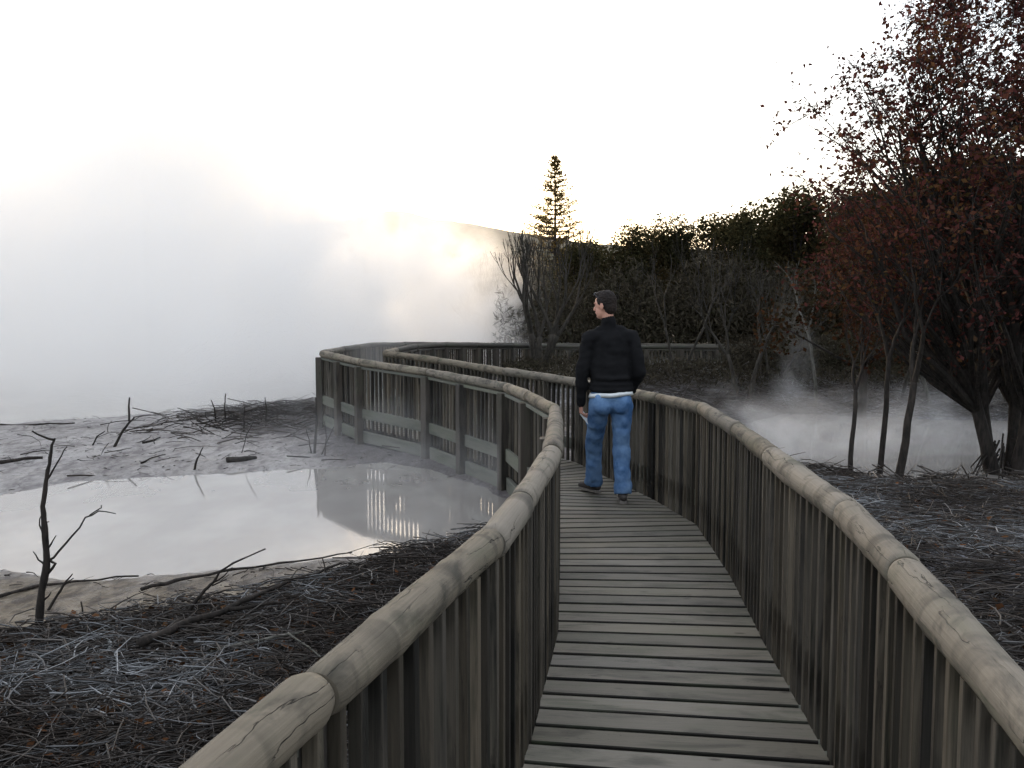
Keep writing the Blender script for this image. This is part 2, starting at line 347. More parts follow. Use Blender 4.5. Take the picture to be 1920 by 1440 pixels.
def hz(x, y): return float(height(np.array([x]), np.array([y]))[0])

def graded(lo, f0, f1, hi, step, g=1.12):
    mid = list(np.arange(f0, f1 + 1e-6, step)); a = []; s = step; v = f0
    while v > lo: s *= g; v -= s; a.append(v)
    bb = []; s = step; v = mid[-1]
    while v < hi: s *= g; v += s; bb.append(v)
    return np.array(a[::-1] + mid + bb)
gx = graded(-900, -9.5, 9.5, 900, 0.055); gy = graded(-60, 2.0, 20.0, 1500, 0.055)
GX, GY = np.meshgrid(gx, gy); GZ = height(GX, GY)
nx, ny = len(gx), len(gy); idx = np.arange(nx * ny).reshape(ny, nx)
faces = np.stack([idx[:-1, :-1], idx[:-1, 1:], idx[1:, 1:], idx[1:, :-1]], -1).reshape(-1, 4)
g = np_mesh('ground', np.stack([GX, GY, GZ], -1).reshape(-1, 3), faces, M['ground'], smooth=True); tag(g, kind='structure')
wv = np.array([[-600, 2, WL], [30, 2, WL], [30, 400, WL], [-600, 400, WL]], float)
tag(np_mesh('water', wv, np.array([[0, 1, 2, 3]]), M['water']), kind='structure')

# hill far behind the steam
hx = np.linspace(-260, 420, 240); hy = np.linspace(0, 1, 30); HX, HT = np.meshgrid(hx, hy)
sky_px = np.interp(960 + F * hx / 330.0, [-600, 300, 560, 640, 740, 790, 830, 900, 960, 1010, 1200, 3000], [470, 440, 425, 418, 402, 408, 418, 428, 438, 448, 470, 500])
top = CAMZ + (580 - sky_px) / F * 330.0
HZ = -1 + (top[None, :] + 1) * np.sin(HT * PI / 2) ** 1.2 + 1.6 * fbm(HX * 0.11, HT * 14, 5) * (HT > 0.1) * 2
HY = 260 + 70 * HT
idx = np.arange(HX.size).reshape(HX.shape)
faces = np.stack([idx[:-1, :-1], idx[:-1, 1:], idx[1:, 1:], idx[1:, :-1]], -1).reshape(-1, 4)
tag(np_mesh('hill', np.stack([HX, HY, HZ], -1).reshape(-1, 3), faces, M['hill'], smooth=True), kind='structure')

# ------------------------------------------------------------------ boardwalk deck
def resample(poly, n_per):
    """split by straight pieces; returns list of (point, segment index, t)"""
    pass
walk = empty('boardwalk', (LP[4].x, LP[4].y, 0), 'weathered grey timber boardwalk of cross planks winding away over the mud', 'boardwalk')
def rel(parent):  # keep children in world coordinates under a moved empty
    return Matrix.Translation(-Vector(parent.location))
def adopt(o, parent): o.parent = parent; o.matrix_parent_inverse = rel(parent) if parent.parent is None and parent.type == 'EMPTY' else Matrix.Identity(4); return o

mb = MB(); PITCHB = 0.162; GAP = 0.022
for i in range(len(LP) - 1):
    l0, l1, r0, r1 = LP[i], LP[i + 1], RP[i], RP[i + 1]
    ln = ((l1 + r1) / 2 - (l0 + r0) / 2).length; n = max(1, round(ln / PITCHB))
    for k in range(n):
        rd = (random.random(), random.random()); t0 = k / n; t1 = (k + 1) / n; gt = GAP / ln / 2 * random.uniform(0.7, 1.5)
        a = l0.lerp(l1, t0 + gt); bq = r0.lerp(r1, t0 + gt); c = r0.lerp(r1, t1 - gt); d = l0.lerp(l1, t1 - gt)
        ov = -0.036 + random.uniform(-.003, .003); ex = (bq - a).normalized() * ov; ex2 = (c - d).normalized() * ov
        j = random.uniform(-.0015, .0015); J = Vector((0, 0, j))
        a, bq, c, d = a - ex + J, bq + ex + J, c + ex2 + J, d - ex2 + J
        cen = (a + bq + c + d) / 4; fw = ((d - a) + (c - bq)).normalized() * 0.0045; dn = Vector((0, 0, -0.0045))
        vs = [a + fw, bq + fw, c - fw, d - fw, a + dn, bq + dn, c + dn, d + dn] + [q + Vector((0, 0, -0.058)) for q in (a, bq, c, d)]
        L = (bq - a).length; o = random.random() * 30; q = random.random() * 9; W = (d - a).length
        fs = [[0, 1, 2, 3], [4, 5, 1, 0], [5, 6, 2, 1], [6, 7, 3, 2], [7, 4, 0, 3], [8, 9, 5, 4], [9, 10, 6, 5], [10, 11, 7, 6], [11, 8, 4, 7], [11, 10, 9, 8]]
        def U(p): return (o + (p - a).dot(ex) / ov, q + (p - a).dot(fw) / 0.0045 + p.z)
        mb.add(vs, fs, [[U(vs[m]) for m in f] for f in fs], rd)
M['deck_edge'] = wood('gap_shade_plank_edge', (0.012, 0.011, 0.009), (0.03, 0.027, 0.022), (0.01, 0.01, 0.009))  # plank sides coloured dark to stand in for shade in the gaps
dk = mb.build('decking', M['deck']); adopt(dk, walk); dk.data.materials.append(M['deck_edge'])
dk.data.polygons.foreach_set('material_index', [0 if i % 10 == 0 else 1 for i in range(len(dk.data.polygons))])

# ------------------------------------------------------------------ railings
def offset_poly(pts, side, o):
    """points moved sideways by o (outward), mitred"""
    res = []
    for i, p in enumerate(pts):
        a = (pts[i] - pts[max(i - 1, 0)]); bb = (pts[min(i + 1, len(pts) - 1)] - pts[i])
        a.z = 0; bb.z = 0; a = a.normalized() if a.length > 0 else bb.normalized(); bb = bb.normalized() if bb.length > 0 else a
        na = Vector((-a.y, a.x, 0)) * side; nb = Vector((-bb.y, bb.x, 0)) * side; m = (na + nb).normalized()
        res.append(p + m * (o / max(0.5, m.dot(na))))
    return res
def stations(pts):
    """split every piece into bays of about 1.25 m: list of (i, t0, t1)"""
    bays = []
    for i in range(len(pts) - 1):
        L = (pts[i + 1] - pts[i]).length; n = max(1, round(L / 1.05))
        for k in range(n): bays.append((i, k / n, (k + 1) / n))
    return bays
LRAILP = [LP[0], LP[1], LP[2], LP[3], LP[4]] + LP[5:]
def railing(pts, side, label, log_breaks):
    root = empty('railing', (pts[4].x, pts[4].y, 0), label, 'railing', 'pole topped railings of the boardwalk')
    Zv = Vector((0, 0, 1)); bays = stations(pts)
    bal = offset_poly(pts, side, -0.020); brd = offset_poly(pts, side, 0.008); pst = offset_poly(pts, side, 0.045); strg = offset_poly(pts, side, 0.0)
    npost = 0; placed = []
    for (i, t0, t1) in bays:
        d = (pts[i + 1] - pts[i]).normalized(); hd = Vector((d.x, d.y, 0)).normalized(); nrm = Vector((-hd.y, hd.x, 0)) * side
        # balusters
        a = bal[i].lerp(bal[i + 1], t0); c = bal[i].lerp(bal[i + 1], t1); L = (c - a).length; n = max(2, round(L / 0.100)); mb = MB()
        for k in range(n):
            p = a.lerp(c, (k + 0.5) / n); wv = random.uniform(0.012, 0.018); lean = random.uniform(-.003, .003)
            mb.box(p + Vector((0, 0, -0.02 + random.uniform(-.02, .01))) + hd * lean, p + Vector((0, 0, 0.889)), hd, nrm, wv, random.uniform(.014, .018), c=0.002)
        adopt(mb.build('baluster_panel', M['baluster']), root)
        # thin capping strip beneath the pole, bottom board
        p0, p1 = brd[i].lerp(brd[i + 1], t0), brd[i].lerp(brd[i + 1], t1); mb = MB()
        mb.box(p0 + Zv * 0.853 + nrm * 0.012, p1 + Zv * 0.853 + nrm * 0.012, nrm, Zv, 0.018, 0.018, c=0.002); adopt(mb.build('capping_strip', M['board'] if i < 13 else M['rail_shaded']), root)
        mb = MB(); e = hd * 0.052
        mb.box(p0 + Zv * 0.20 + e, p1 + Zv * 0.20 - e, nrm, Zv, 0.020, 0.068, c=0.003); adopt(mb.build('bottom_board', M['board']), root)
        mb = MB(); p0, p1 = strg[i].lerp(strg[i + 1], t0), strg[i].lerp(strg[i + 1], t1)
        mb.box(p0 - Zv * 0.125 + nrm * .0 + e * .05, p1 - Zv * 0.125 - e * .05, nrm, Zv, 0.021, 0.078, c=0.003); adopt(mb.build('edge_beam', M['board']), walk)
        # post at the start of the bay
        for (ii, tt) in ((i, t0),):
            q = pst[ii].lerp(pst[ii + 1], tt); zt = q.z + 0.866; zb = hz(q.x, q.y) - 0.25; mb = MB()
            hw = 0.055 + 0.010 * random.random(); rot = hd
            mb.box(Vector((q.x, q.y, zb)), Vector((q.x, q.y, zt)), hd, nrm, hw, 0.05, c=0.008); adopt(mb.build('post', M['post']), root)
    # pole handrail: logs between the breaks
    for bi in range(len(log_breaks) - 1):
        (ia, ta), (ib, tb) = log_breaks[bi], log_breaks[bi + 1]
        A = pts[ia].lerp(pts[min(ia + 1, len(pts) - 1)], ta) + Zv * RZ; B = pts[ib].lerp(pts[min(ib + 1, len(pts) - 1)], tb) + Zv * RZ
        dd = (B - A).normalized(); A = A + dd * 0.006; B = B - dd * 0.006
        L = (B - A).length; m = max(4, int(L / 0.03)); nrm = Vector((-dd.y, dd.x, 0)).normalized(); upv = nrm.cross(dd) if nrm.cross(dd).z > 0 else dd.cross(nrm)
        r0 = random.uniform(0.049, 0.055); r1 = random.uniform(0.049, 0.055); wh = random.uniform(0, .5); ph = random.uniform(0, 6)
        N = 28; vs = []; fs = []; us = []; o = random.random() * 30; q0 = random.random() * 5
        for s_ in range(m + 1):
            t = s_ / m; x = t * L; r = r0 + (r1 - r0) * t
            whd = ((x + wh) % 0.46) - 0.23; r += 0.0028 * math.exp(-(whd / 0.025) ** 2)
            r += 0.004 * math.sin(x * 2.3 + o) * math.sin(x * 5.1); r -= 0.006 if s_ in (0, m) else 0
            cpt = A.lerp(B, t) + upv * 0.003 * math.sin(ph + 2.1 * x) + nrm * 0.003 * math.sin(ph * 2 + 1.7 * x)
            for k in range(N):
                th = 2 * PI * k / N; rr = r * (1 + 0.018 * mnoise.noise((x * 3 + o, math.cos(th) * 1.5, math.sin(th) * 1.5 + bi)))
                vs.append(cpt + (nrm * math.cos(th) + upv * math.sin(th)) * rr)
        for s_ in range(m):
            for k in range(N):
                k2 = (k + 1) % N; fs.append([s_ * N + k, s_ * N + k2, (s_ + 1) * N + k2, (s_ + 1) * N + k])
                x0, x1 = o + s_ / m * L, o + (s_ + 1) / m * L; y0, y1 = q0 + k * 0.34 / N, q0 + (k + 1) * 0.34 / N
                us.append([(x0, y0), (x0, y1), (x1, y1), (x1, y0)])
        fs.append(list(range(N))[::-1]); us.append([(o, q0)] * N); fs.append(list(range(m * N, (m + 1) * N))); us.append([(o, q0)] * N)
        mb = MB(); mb.add(vs, fs, us); ob = mb.build('handrail_pole', M['rail'] if ia < 13 else M['rail_shaded'], smooth=True); adopt(ob, root)
        for pgi in (-1, -2): ob.data.polygons[pgi].use_smooth = False
    return root
def brk(pts, mx=2.4):
    r = []
    for i in range(len(pts) - 1):
        L = (pts[i + 1] - pts[i]).length; n = max(1, math.ceil(L / mx)); r += [(i, k / n) for k in range(n)]
    return r + [(len(pts) - 1, 0)]
# left railing: extra vertex between the second and the visible joint
railing(LP, 1, 'timber railing along the left side of the boardwalk, nearest the grey pool', brk(LP))
railing(RP, -1, 'timber railing along the right side of the boardwalk, beyond the walking man', brk(RP))
# joists below the decking
mb = MB()
for i in range(len(LP) - 1):
    a = LP[i].lerp(RP[i], 0.5); c = LP[i + 1].lerp(RP[i + 1], 0.5); hd = (c - a); hd.z = 0; hd.normalize()
    mb.box(a - Vector((0, 0, 0.12)), c - Vector((0, 0, 0.12)), Vector((-hd.y, hd.x, 0)), Vector((0, 0, 1)), 0.022, 0.07)
adopt(mb.build('joist', M['post']), walk)

# ------------------------------------------------------------------ vegetation builders
def grow(mb, p, d, L, r, lvl, tips, rs, split=(2, 3), spread=0.55, up=0.15, curve=0.18, ratio=0.72, sides=6, rratio=0.66, minr=0.004, segs=4, nodes=None, env=None):
    if env is not None and math.hypot(p.x, p.y) > env(p.z): return
    pts = [p]; rad = [r]; d = d.normalized(); q = p
    for k in range(segs):
        d = (d + Vector((rs.uniform(-1, 1), rs.uniform(-1, 1), rs.uniform(-1, 1))) * curve + Vector((0, 0, up * 0.3))).normalized()
        q = q + d * (L / segs); pts.append(q); rad.append(max(minr, r * (1 - (1 - rratio) * (k + 1) / segs)))
    mb.tube(pts, rad, max(3, sides), cap=(lvl == 0))
    if nodes is not None and lvl <= 2: nodes.extend(pts[1:])
    if lvl == 0: tips.append((q, d)); return
    n = rs.randint(*split); a0 = rs.uniform(0, 2 * PI)
    for k in range(n):
        ax = d.orthogonal().normalized(); ax.rotate(Matrix.Rotation(a0 + 2 * PI * k / n + rs.uniform(-.4, .4), 3, d))
        nd = (d * math.cos(spread) + ax * math.sin(spread) * rs.uniform(0.6, 1.3) + Vector((0, 0, up))).normalized()
        st = pts[-1] if k < 2 else pts[-2]
        grow(mb, st, nd, L * ratio * rs.uniform(0.75, 1.2), rad[-1] * (0.95 if k == 0 else 0.75), lvl - 1, tips, rs, split, spread, up, curve, ratio, sides - 1, rratio, minr, segs, nodes, env)

def leaves_at(centers, size, rng, jitter=0.05, flat=0.5, aspect=0.6):
    n = len(centers); c = centers + rng.normal(0, jitter, (n, 3))
    nr = rng.normal(0, 1, (n, 3)); nr[:, 2] = nr[:, 2] * (1 + flat); nr /= np.linalg.norm(nr, axis=1)[:, None]
    t = rng.normal(0, 1, (n, 3)); t -= nr * (t * nr).sum(1)[:, None]; t /= np.linalg.norm(t, axis=1)[:, None]; bt = np.cross(nr, t)
    s = size * rng.uniform(0.6, 1.3, (n, 1)); tip = t * s; sd_ = bt * s * aspect * 0.5
    v = np.stack([c - tip * 0.5, c - tip * 0.02 + sd_ + nr * s * 0.08, c + tip * 0.5, c - tip * 0.02 - sd_ + nr * s * 0.08], 1).reshape(-1, 3)
    f = np.arange(4 * n).reshape(n, 4); return v, f, rng.random((n, 2))

def bare_tree(name, base, h, r, seed, mat, label, cat='tree', group=None, lvl=4, stems=1, lean=(0, 0), spread=0.5, trunk_frac=0.35, splits=(2, 3), up=0.22, crown='branches', curve=0.14, minr=0.004):
    rs = random.Random(seed); root = empty(name, base, label, cat, group); tr = MB(); tp = []; limbs = []
    for s_ in range(stems):
        a = 2 * PI * s_ / max(1, stems) + rs.uniform(-.4, .4); off = 0.0 if stems == 1 else 0.07
        d = Vector((lean[0] + (0.28 * math.cos(a) if stems > 1 else 0), lean[1] + (0.28 * math.sin(a) if stems > 1 else 0), 1)).normalized()
        p = Vector((off * math.cos(a), off * math.sin(a), -0.15)); L = h * trunk_frac * rs.uniform(.85, 1.15)
        pts = [p]; rad = [r * 1.35]; q = p
        for k in range(6):
            d = (d + Vector((rs.uniform(-1, 1), rs.uniform(-1, 1), 0)) * curve * 0.6).normalized(); q = q + d * (L / 6); pts.append(q); rad.append(r * (1 - 0.05 * k))
        tr.tube(pts, rad, 9)
        n = rs.randint(2, 3); a0 = rs.uniform(0, 6)
        for k in range(n):
            ax = Vector((math.cos(a0 + 2 * PI * k / n), math.sin(a0 + 2 * PI * k / n), 0))
            nd = (d * math.cos(spread) + ax * math.sin(spread)).normalized()
            br = MB(); limbs.append(br); grow(br, q - d * 0.01 * k, nd, h * (1 - trunk_frac) * 0.33, r * 0.68, lvl - 1, tp, rs, splits, spread, up, curve, 0.76, 6, 0.62, minr)
    o = tr.build('trunk', mat, root, smooth=True); [q_.build('limb', mat, root, smooth=True) for q_ in limbs]
    return root, tp, None

# ---------------- big maroon tree on the right
rt = Vector((5.95, 11.2, hz(5.95, 11.2)))
root = empty('maroon_tree', rt, 'big spreading tree with dark maroon leaves and a thick trunk beside the steaming pool', 'tree')
rs = random.Random(12); rng = np.random.default_rng(5); tr = MB(); tw = MB(); stems = []
for k in range(4):
    a = k * PI / 2 + 0.5; q = Vector((0.09 * math.cos(a), 0.09 * math.sin(a), -0.1)); d = Vector((0.20 * math.cos(a) - 0.03, 0.20 * math.sin(a), 1)).normalized(); pts = [q]; rad = [0.12]
    for j in range(20):
        d = (d + Vector((rs.uniform(-1, 1), rs.uniform(-1, 1), 0)) * 0.09 + Vector((0, 0, 0.05))).normalized(); q = q + d * 0.27; pts.append(q); rad.append(max(0.008, 0.09 * (1 - (j + 1) / 21) ** 1.1))
    tr.tube(pts, rad, 9); stems.append((pts, rad))
for k in range(26):   # roots and low dead twigs around the foot
    a = rs.uniform(0, 2 * PI); d0 = Vector((math.cos(a), math.sin(a), 0)); z0 = rs.uniform(0.2, 0.75)
    tr.tube([d0 * 0.12 + Vector((0, 0, z0)), d0 * 0.3 + Vector((0, 0, z0 * 0.7)), d0 * rs.uniform(.45, .75) + Vector((0, 0, -0.03))], [0.012, 0.010, 0.006], 4)
clumps = []; limb_n = 0; ZS = [1.6, 2.3, 3.0, 3.9, 4.7, 5.4, 6.2, 7.0]; RS = [1.6, 2.15, 2.45, 2.6, 2.35, 1.8, 1.2, 0.5]
while len(clumps) < 700:
    z = rs.uniform(1.7, 6.9); R_ = np.interp(z, ZS, RS); a = rs.uniform(0, 2 * PI); rr = R_ * math.sqrt(rs.uniform(0.02, 1.0)) * rs.uniform(.85, 1.08); tgt = Vector((rr * math.cos(a), rr * math.sin(a), z))
    if rs.random() > (R_ / 2.6) ** 1.6 * np.interp(z, [1.7, 3.6], [0.15, 1.0]): continue
    st = min(stems, key=lambda s_: (s_[0][8] - tgt).length + rs.uniform(0, .5)); zs = max(0.9, z - 0.35 - rr * rs.uniform(.55, .95)); j = min(range(3, 20), key=lambda j_: abs(st[0][j_].z - zs)); p = st[0][j]; L = (tgt - p).length
    mid = p.lerp(tgt, 0.45) + Vector((rs.uniform(-1, 1), rs.uniform(-1, 1), rs.uniform(-.6, .2))) * L * 0.10; q1 = p.lerp(mid, .5) + Vector((rs.uniform(-1, 1), rs.uniform(-1, 1), 0)) * L * .03; q3 = mid.lerp(tgt, .55) + Vector((rs.uniform(-1, 1), rs.uniform(-1, 1), rs.uniform(-1, 1))) * L * .05
    r0_ = min(st[1][j] * 0.62, 0.010 + 0.012 * L)
    if limb_n < 60:
        lb = MB(); lb.tube([p, q1, mid, q3, tgt], [r0_ * 1.1, r0_ * .9, r0_ * .65, r0_ * .4, .003], 6); lb.build('limb', M['bark_dark'], root, smooth=True)
    else: tw.tube([p, q1, mid, q3, tgt], [r0_, r0_ * .8, r0_ * .6, r0_ * .35, .003], 5)
    limb_n += 1; clumps.append((tgt, 1.0)); 
    if rs.random() < .75: clumps.append((q3 + Vector((rs.uniform(-.15, .15), rs.uniform(-.15, .15), rs.uniform(0, .15))), .7))
lc = []
for (t_, sz) in clumps:
    for k in range(int(9 * sz)):
        e = t_ + Vector((rs.gauss(0, .2), rs.gauss(0, .2), rs.gauss(0.02, .16))) * (0.8 + .5 * sz); m_ = (t_ + e) / 2 + Vector((rs.gauss(0, .02), rs.gauss(0, .02), .015)); tw.tube([t_, m_, e], [.004, .003, .0018], 3, cap=False)
        for q in range(rs.randint(3, 11)): u_ = rs.uniform(.35, 1.1); lc.append(tuple(t_.lerp(e, u_) + Vector((rs.gauss(0, .035), rs.gauss(0, .035), rs.gauss(0, .035)))))
tr.build('trunk', M['bark_dark'], root, smooth=True); tag(tw.build('twig', M['bark_dark'], root), kind='stuff')
v, f, r_ = leaves_at(np.array(lc), 0.066, rng, 0.012); np_mesh('crown', v, f, M['leaf_red'], root, r_); print('leaves', len(lc))

# ---------------- russet tree behind it
def leafy(name, x, y, h, rad, seed, lmat, bmat, label, n=5000, size=0.1, group=None, z0=0.25, lumps=14, cat='tree', stemr=0.09):
    rs = random.Random(seed); rng = np.random.default_rng(seed); z = hz(x, y); root = empty(name, (x, y, z), label, cat, group)
    tr = MB(); L = []
    for k in range(lumps):
        t = rs.uniform(z0, 0.92); a = rs.uniform(0, 2 * PI); rr = rad * (1 - abs(t - 0.5) * 1.0) * rs.uniform(0.2, 0.95)
        L.append((rr * math.cos(a), rr * math.sin(a), t * h, rs.uniform(0.22, 0.42) * rad))
    L.append((0, 0, h - 0.25 * rad, 0.25 * rad))
    tr.tube([(0, 0, -0.2), (0.03, 0.02, h * 0.3), (-0.03, 0.03, h * 0.6), (0, 0, h * 0.9)], [stemr, stemr * .8, stemr * .5, 0.015], 8)
    for (lx, ly, lz, lr) in L:
        zz = lz * 0.55; tr.tube([(0, 0, zz), (lx * 0.5, ly * 0.5, (zz + lz) / 2), (lx, ly, lz)], [stemr * .4, stemr * .25, 0.01], 5)
    tr.build('trunk', bmat, root, smooth=True)
    Ls = np.array(L); wts = Ls[:, 3] ** 2; ch = rng.choice(len(L), n, p=wts / wts.sum()); u = rng.normal(0, 1, (n, 3)); u /= np.linalg.norm(u, axis=1)[:, None]
    rr = rng.beta(3.2, 1.2, (n, 1)) * 1.12; sub = 1 + 0.30 * np.sin(u[:, :1] * 7 + ch[:, None]) * np.cos(u[:, 1:2] * 6 + ch[:, None] * 2)
    c = Ls[ch][:, :3] + u * rr * sub * Ls[ch][:, 3:4] * np.array([1, 1, 1.15]); c[:, 2] = np.maximum(c[:, 2], 0.05)
    v, f, r_ = leaves_at(c, size, rng, 0.03, 0.3, 0.7); np_mesh('crown', v, f, lmat, root, r_); return root
leafy('russet_tree', 6.4, 17.0, 4.1, 1.9, 21, M['leaf_russet'], M['bark_dark'], 'smaller tree with rusty orange and red leaves just left of the big maroon tree', 6500, 0.085, None, 0.38)
leafy('russet_tree', 9.8, 16.0, 5.4, 1.8, 22, M['leaf_russet'], M['bark_dark'], 'rusty brown leaved tree at the right edge, half hidden behind the thick trunked maroon tree', 5200, 0.085, None, 0.35)

# ---------------- dark evergreen wood behind the far railing
def copy_thing(src, loc, rz, s, label):
    c = src.copy(); COL.objects.link(c); c.location = loc; c.rotation_euler = (0, 0, rz); c.scale = s; c['label'] = label
    for ch in src.children:
        d = ch.copy(); COL.objects.link(d); d.parent = c
    return c
GRP = 'evergreen trees of the dark wood'
# x, y, height, width factor
WOOD = [(2.3, 33.5, 4.3, 1.0), (4.2, 33, 4.4, 1.1), (6.2, 33.5, 4.5, 1.0), (8.0, 32.5, 4.8, 1.1), (9.8, 32.5, 5.4, 1.0), (11.3, 31.0, 5.2, 1.1), (13.2, 30.5, 5.6, 1.1), (15.2, 29.5, 6.2, 1.1), (17.4, 29, 6.6, 1.1), (1.0, 38, 4.2, 1.0),
        (3.3, 39, 4.5, 1.1), (5.9, 39, 4.8, 1.1), (8.3, 39, 5.2, 1.1), (10.9, 38, 6.1, 1.2), (13.6, 37, 6.2, 1.2), (16.7, 36, 7.0, 1.2), (20, 35, 7.0, 1.2), (12.2, 26.8, 4.4, .9), (14.6, 25.8, 4.8, .9), (19.8, 27.5, 5.2, 1.0), (-1.3, 42, 4.6, 1.1), (-3.4, 46, 4.9, 1.1)]
labs = ['short dark evergreen at the left end of the wood, nearest the steam', 'rounded dark evergreen right of the tall conifer, in front row', 'dark evergreen directly behind the head of the walking man', 'dark evergreen just right of the walking man, front row',
        'bushy evergreen where the wood skyline starts climbing to the right', 'tall evergreen at the high point of the skyline left of the maroon tree', 'dark evergreen seen just behind the russet leaves', 'dense evergreen behind the middle of the maroon tree',
        'dense evergreen behind the right side of the maroon tree', 'back row evergreen fading into the steam beside the hill', 'back row evergreen below the tall conifer', 'back row evergreen rising just right of the tall conifer',
        'back row evergreen with an even domed top above the walking man', 'broad back row evergreen left of the highest skyline point', 'tallest evergreen of the back row beside the maroon crown', 'back row evergreen hidden mostly by the maroon crown',
        'back row evergreen at the far right edge of the wood', 'low shrubby evergreen growing against the far railing left of the russet leaves', 'low shrubby evergreen behind the pale bare saplings', 'low evergreen in deep shade behind the thick trunk', 'evergreen standing alone in the warm steam, the nearer of the two left of the wood', 'evergreen faintest in the steam, farthest left of all']
protos = []
for k, (x, y, h, wf) in enumerate(WOOD):
    if k < 4:
        o = leafy('evergreen_tree', x, y, h, 1.55, 40 + k, M['leaf_green'], M['bark_dark'], labs[k], 13000, 0.105, GRP, 0.10, 30); protos.append((o, h))
        o.scale = (wf, wf, 1)
    else:
        p, ph = protos[k % 4]; s = h / ph; copy_thing(p, (x, y, hz(x, y)), random.uniform(0, 6.28), (s * wf, s * wf, s), labs[k])

# undergrowth masses: brown brush behind and before the far railing
def brush(name, n, fx, fy, hh, size, mat, seed):
    rng = np.random.default_rng(seed); x = rng.uniform(*fx, n); y = rng.uniform(*fy, n)
    lump = 0.55 + 1.1 * np.clip(fbm(x * 0.9, y * 0.9) + 0.35, 0, 1); z = height(x, y) + rng.random(n) ** 0.8 * hh * lump
    v, f, r_ = leaves_at(np.stack([x, y, z], 1), size, rng, 0.05, -0.3, 0.22); o = np_mesh(name, v, f, mat, None, r_); return tag(o, kind='stuff')
tag(brush('undergrowth', 36000, (-0.5, 22), (27.6, 33), 2.7, 0.24, M['leaf_brush'], 3), 'brown leafless undergrowth filling the foot of the dark wood', 'undergrowth')
tag(brush('low_scrub', 16000, (-0.2, 14), (19.5, 23.0), 0.30, 0.13, M['leaf_brush'], 4), 'low dead scrub on the dark bank before the far railing', 'scrub')
tag(brush('shaded_brush', 12000, (5.0, 15), (21.0, 22.6), 0.95, 0.16, M['leaf_brush'], 14), 'taller brown brush hiding the right end of the far railing', 'brush')

# tall thin conifer
cx, cyy = atd(1040, 445, 52).x, 52.0
root = empty('tall_conifer', (cx, cyy, hz(cx, cyy)), 'tall narrow conifer with short tiered branches against the white sky', 'tree')
H = 10.1 - hz(cx, cyy); tr = MB(); tr.tube([(0, 0, -.2), (0.03, 0, H * .5), (0, 0, H)], [0.17, 0.09, 0.012], 8); fc = []; rs = random.Random(4)
z = 2.0
while z < H - 0.1:
    Lb = (0.12 + 3.1 * (1 - z / H) ** 0.85) * rs.uniform(.75, 1.1); n = 6
    for k in range(n):
        a = rs.uniform(0, 2 * PI); L_ = Lb * rs.uniform(0.45, 1.2); e = Vector((math.cos(a) * L_, math.sin(a) * L_, z + L_ * 0.22))
        tr.tube([(0, 0, z), (e.x * .5, e.y * .5, z + 0.02), e], [0.034, 0.026, 0.016], 4)
        for j in range(int(14 + L_ * 26)):
            t = rs.uniform(0.1, 1.0) ** 0.6 * 1.05; fc.append((e.x * t, e.y * t, z + L_ * 0.2 * t * t + rs.uniform(-.04, .10)))
    z += 0.16 + 0.12 * rs.random()
tr.build('trunk', M['bark_dark'], root, smooth=True); rng = np.random.default_rng(9)
v, f, r_ = leaves_at(np.array(fc), 0.17, rng, 0.06, 0, 0.35); np_mesh('crown', v, f, M['leaf_conifer'], root, r_)

# ---------------- bare multi-stem tree by the far railing
def at_base(px, py_guess, D): x = atd(px, py_guess, D).x; return Vector((x, D, hz(x, D)))
bt = at_base(1012, 700, 22.6)
r0, tp0, _ = bare_tree('bare_tree', bt, 3.5, 0.085, 5, M['bark_grey'], 'bare many stemmed tree standing before the far railing, left of the walking man', stems=5, spread=0.34, trunk_frac=0.28, lvl=5, up=0.25, curve=0.12, minr=0.006)
bb = at_base(935, 650, 29.5); 
# ---------------- saplings right
SAP = [  # px, D, height, radius, mat, label, stems, lean
    (1600, 10.6, 2.1, 0.030, 'bark_dark', 'dark forked dead sapling, the first trunk left of the steaming pool centre', 1, (0.05, 0), 0.55),
    (1650, 10.9, 3.3, 0.036, 'bark_dark', 'dark slim sapling, the straighter one of the close pair by the steaming pool', 1, (0.04, 0), 0.5),
    (1682, 10.3, 3.3, 0.048, 'bark_dark', 'leaning dark sapling with bare forking limbs, right one of the close pair by the pool', 1, (0.12, 0.02), 0.45),
    (1530, 18.2, 3.4, 0.035, 'bark_pale', 'pale thin bare sapling behind the rising wisp of steam', 1, (-0.03, 0), 0.5),
    (1395, 19.0, 3.0, 0.05, 'bark_grey', 'grey bare sapling on the dark bank between the walking man and the wisp', 2, (0.05, 0), 0.4),
    (1270, 21.5, 3.6, 0.035, 'bark_grey', 'slender grey bare sapling just right of the walking man', 2, (0.04, 0), 0.4),
    (1345, 28.5, 4.0, 0.05, 'bark_grey', 'grey bare tree behind the far railing, in front of the evergreens', 2, (0.0, 0), 0.4),
    (1450, 20.5, 2.6, 0.03, 'bark_grey', 'low grey bare sapling near the far railing left of the wisp', 2, (0.1, 0), 0.4),
    (1750, 18.0, 3.6, 0.04, 'bark_pale', 'pale bare sapling leaning left behind the steaming pool', 1, (-0.25, 0), 0.45),
    (1835, 17.2, 3.8, 0.045, 'bark_pale', 'pale bare sapling with two long limbs, left of the thick maroon trunk', 2, (-0.16, 0), 0.5),
    (1900, 17.8, 3.8, 0.04, 'bark_grey', 'grey bare sapling seen past the right edge of the thick trunk', 2, (0.0, 0), 0.5),
    (1180, 30.0, 3.6, 0.05, 'bark_grey', 'grey bare tree rising behind the shoulder of the walking man', 2, (0.0, 0), 0.4),
    (1690, 18.8, 3.4, 0.035, 'bark_grey', 'thin grey bare sapling behind the close pair of dark trunks', 1, (0.1, 0), 0.45)]
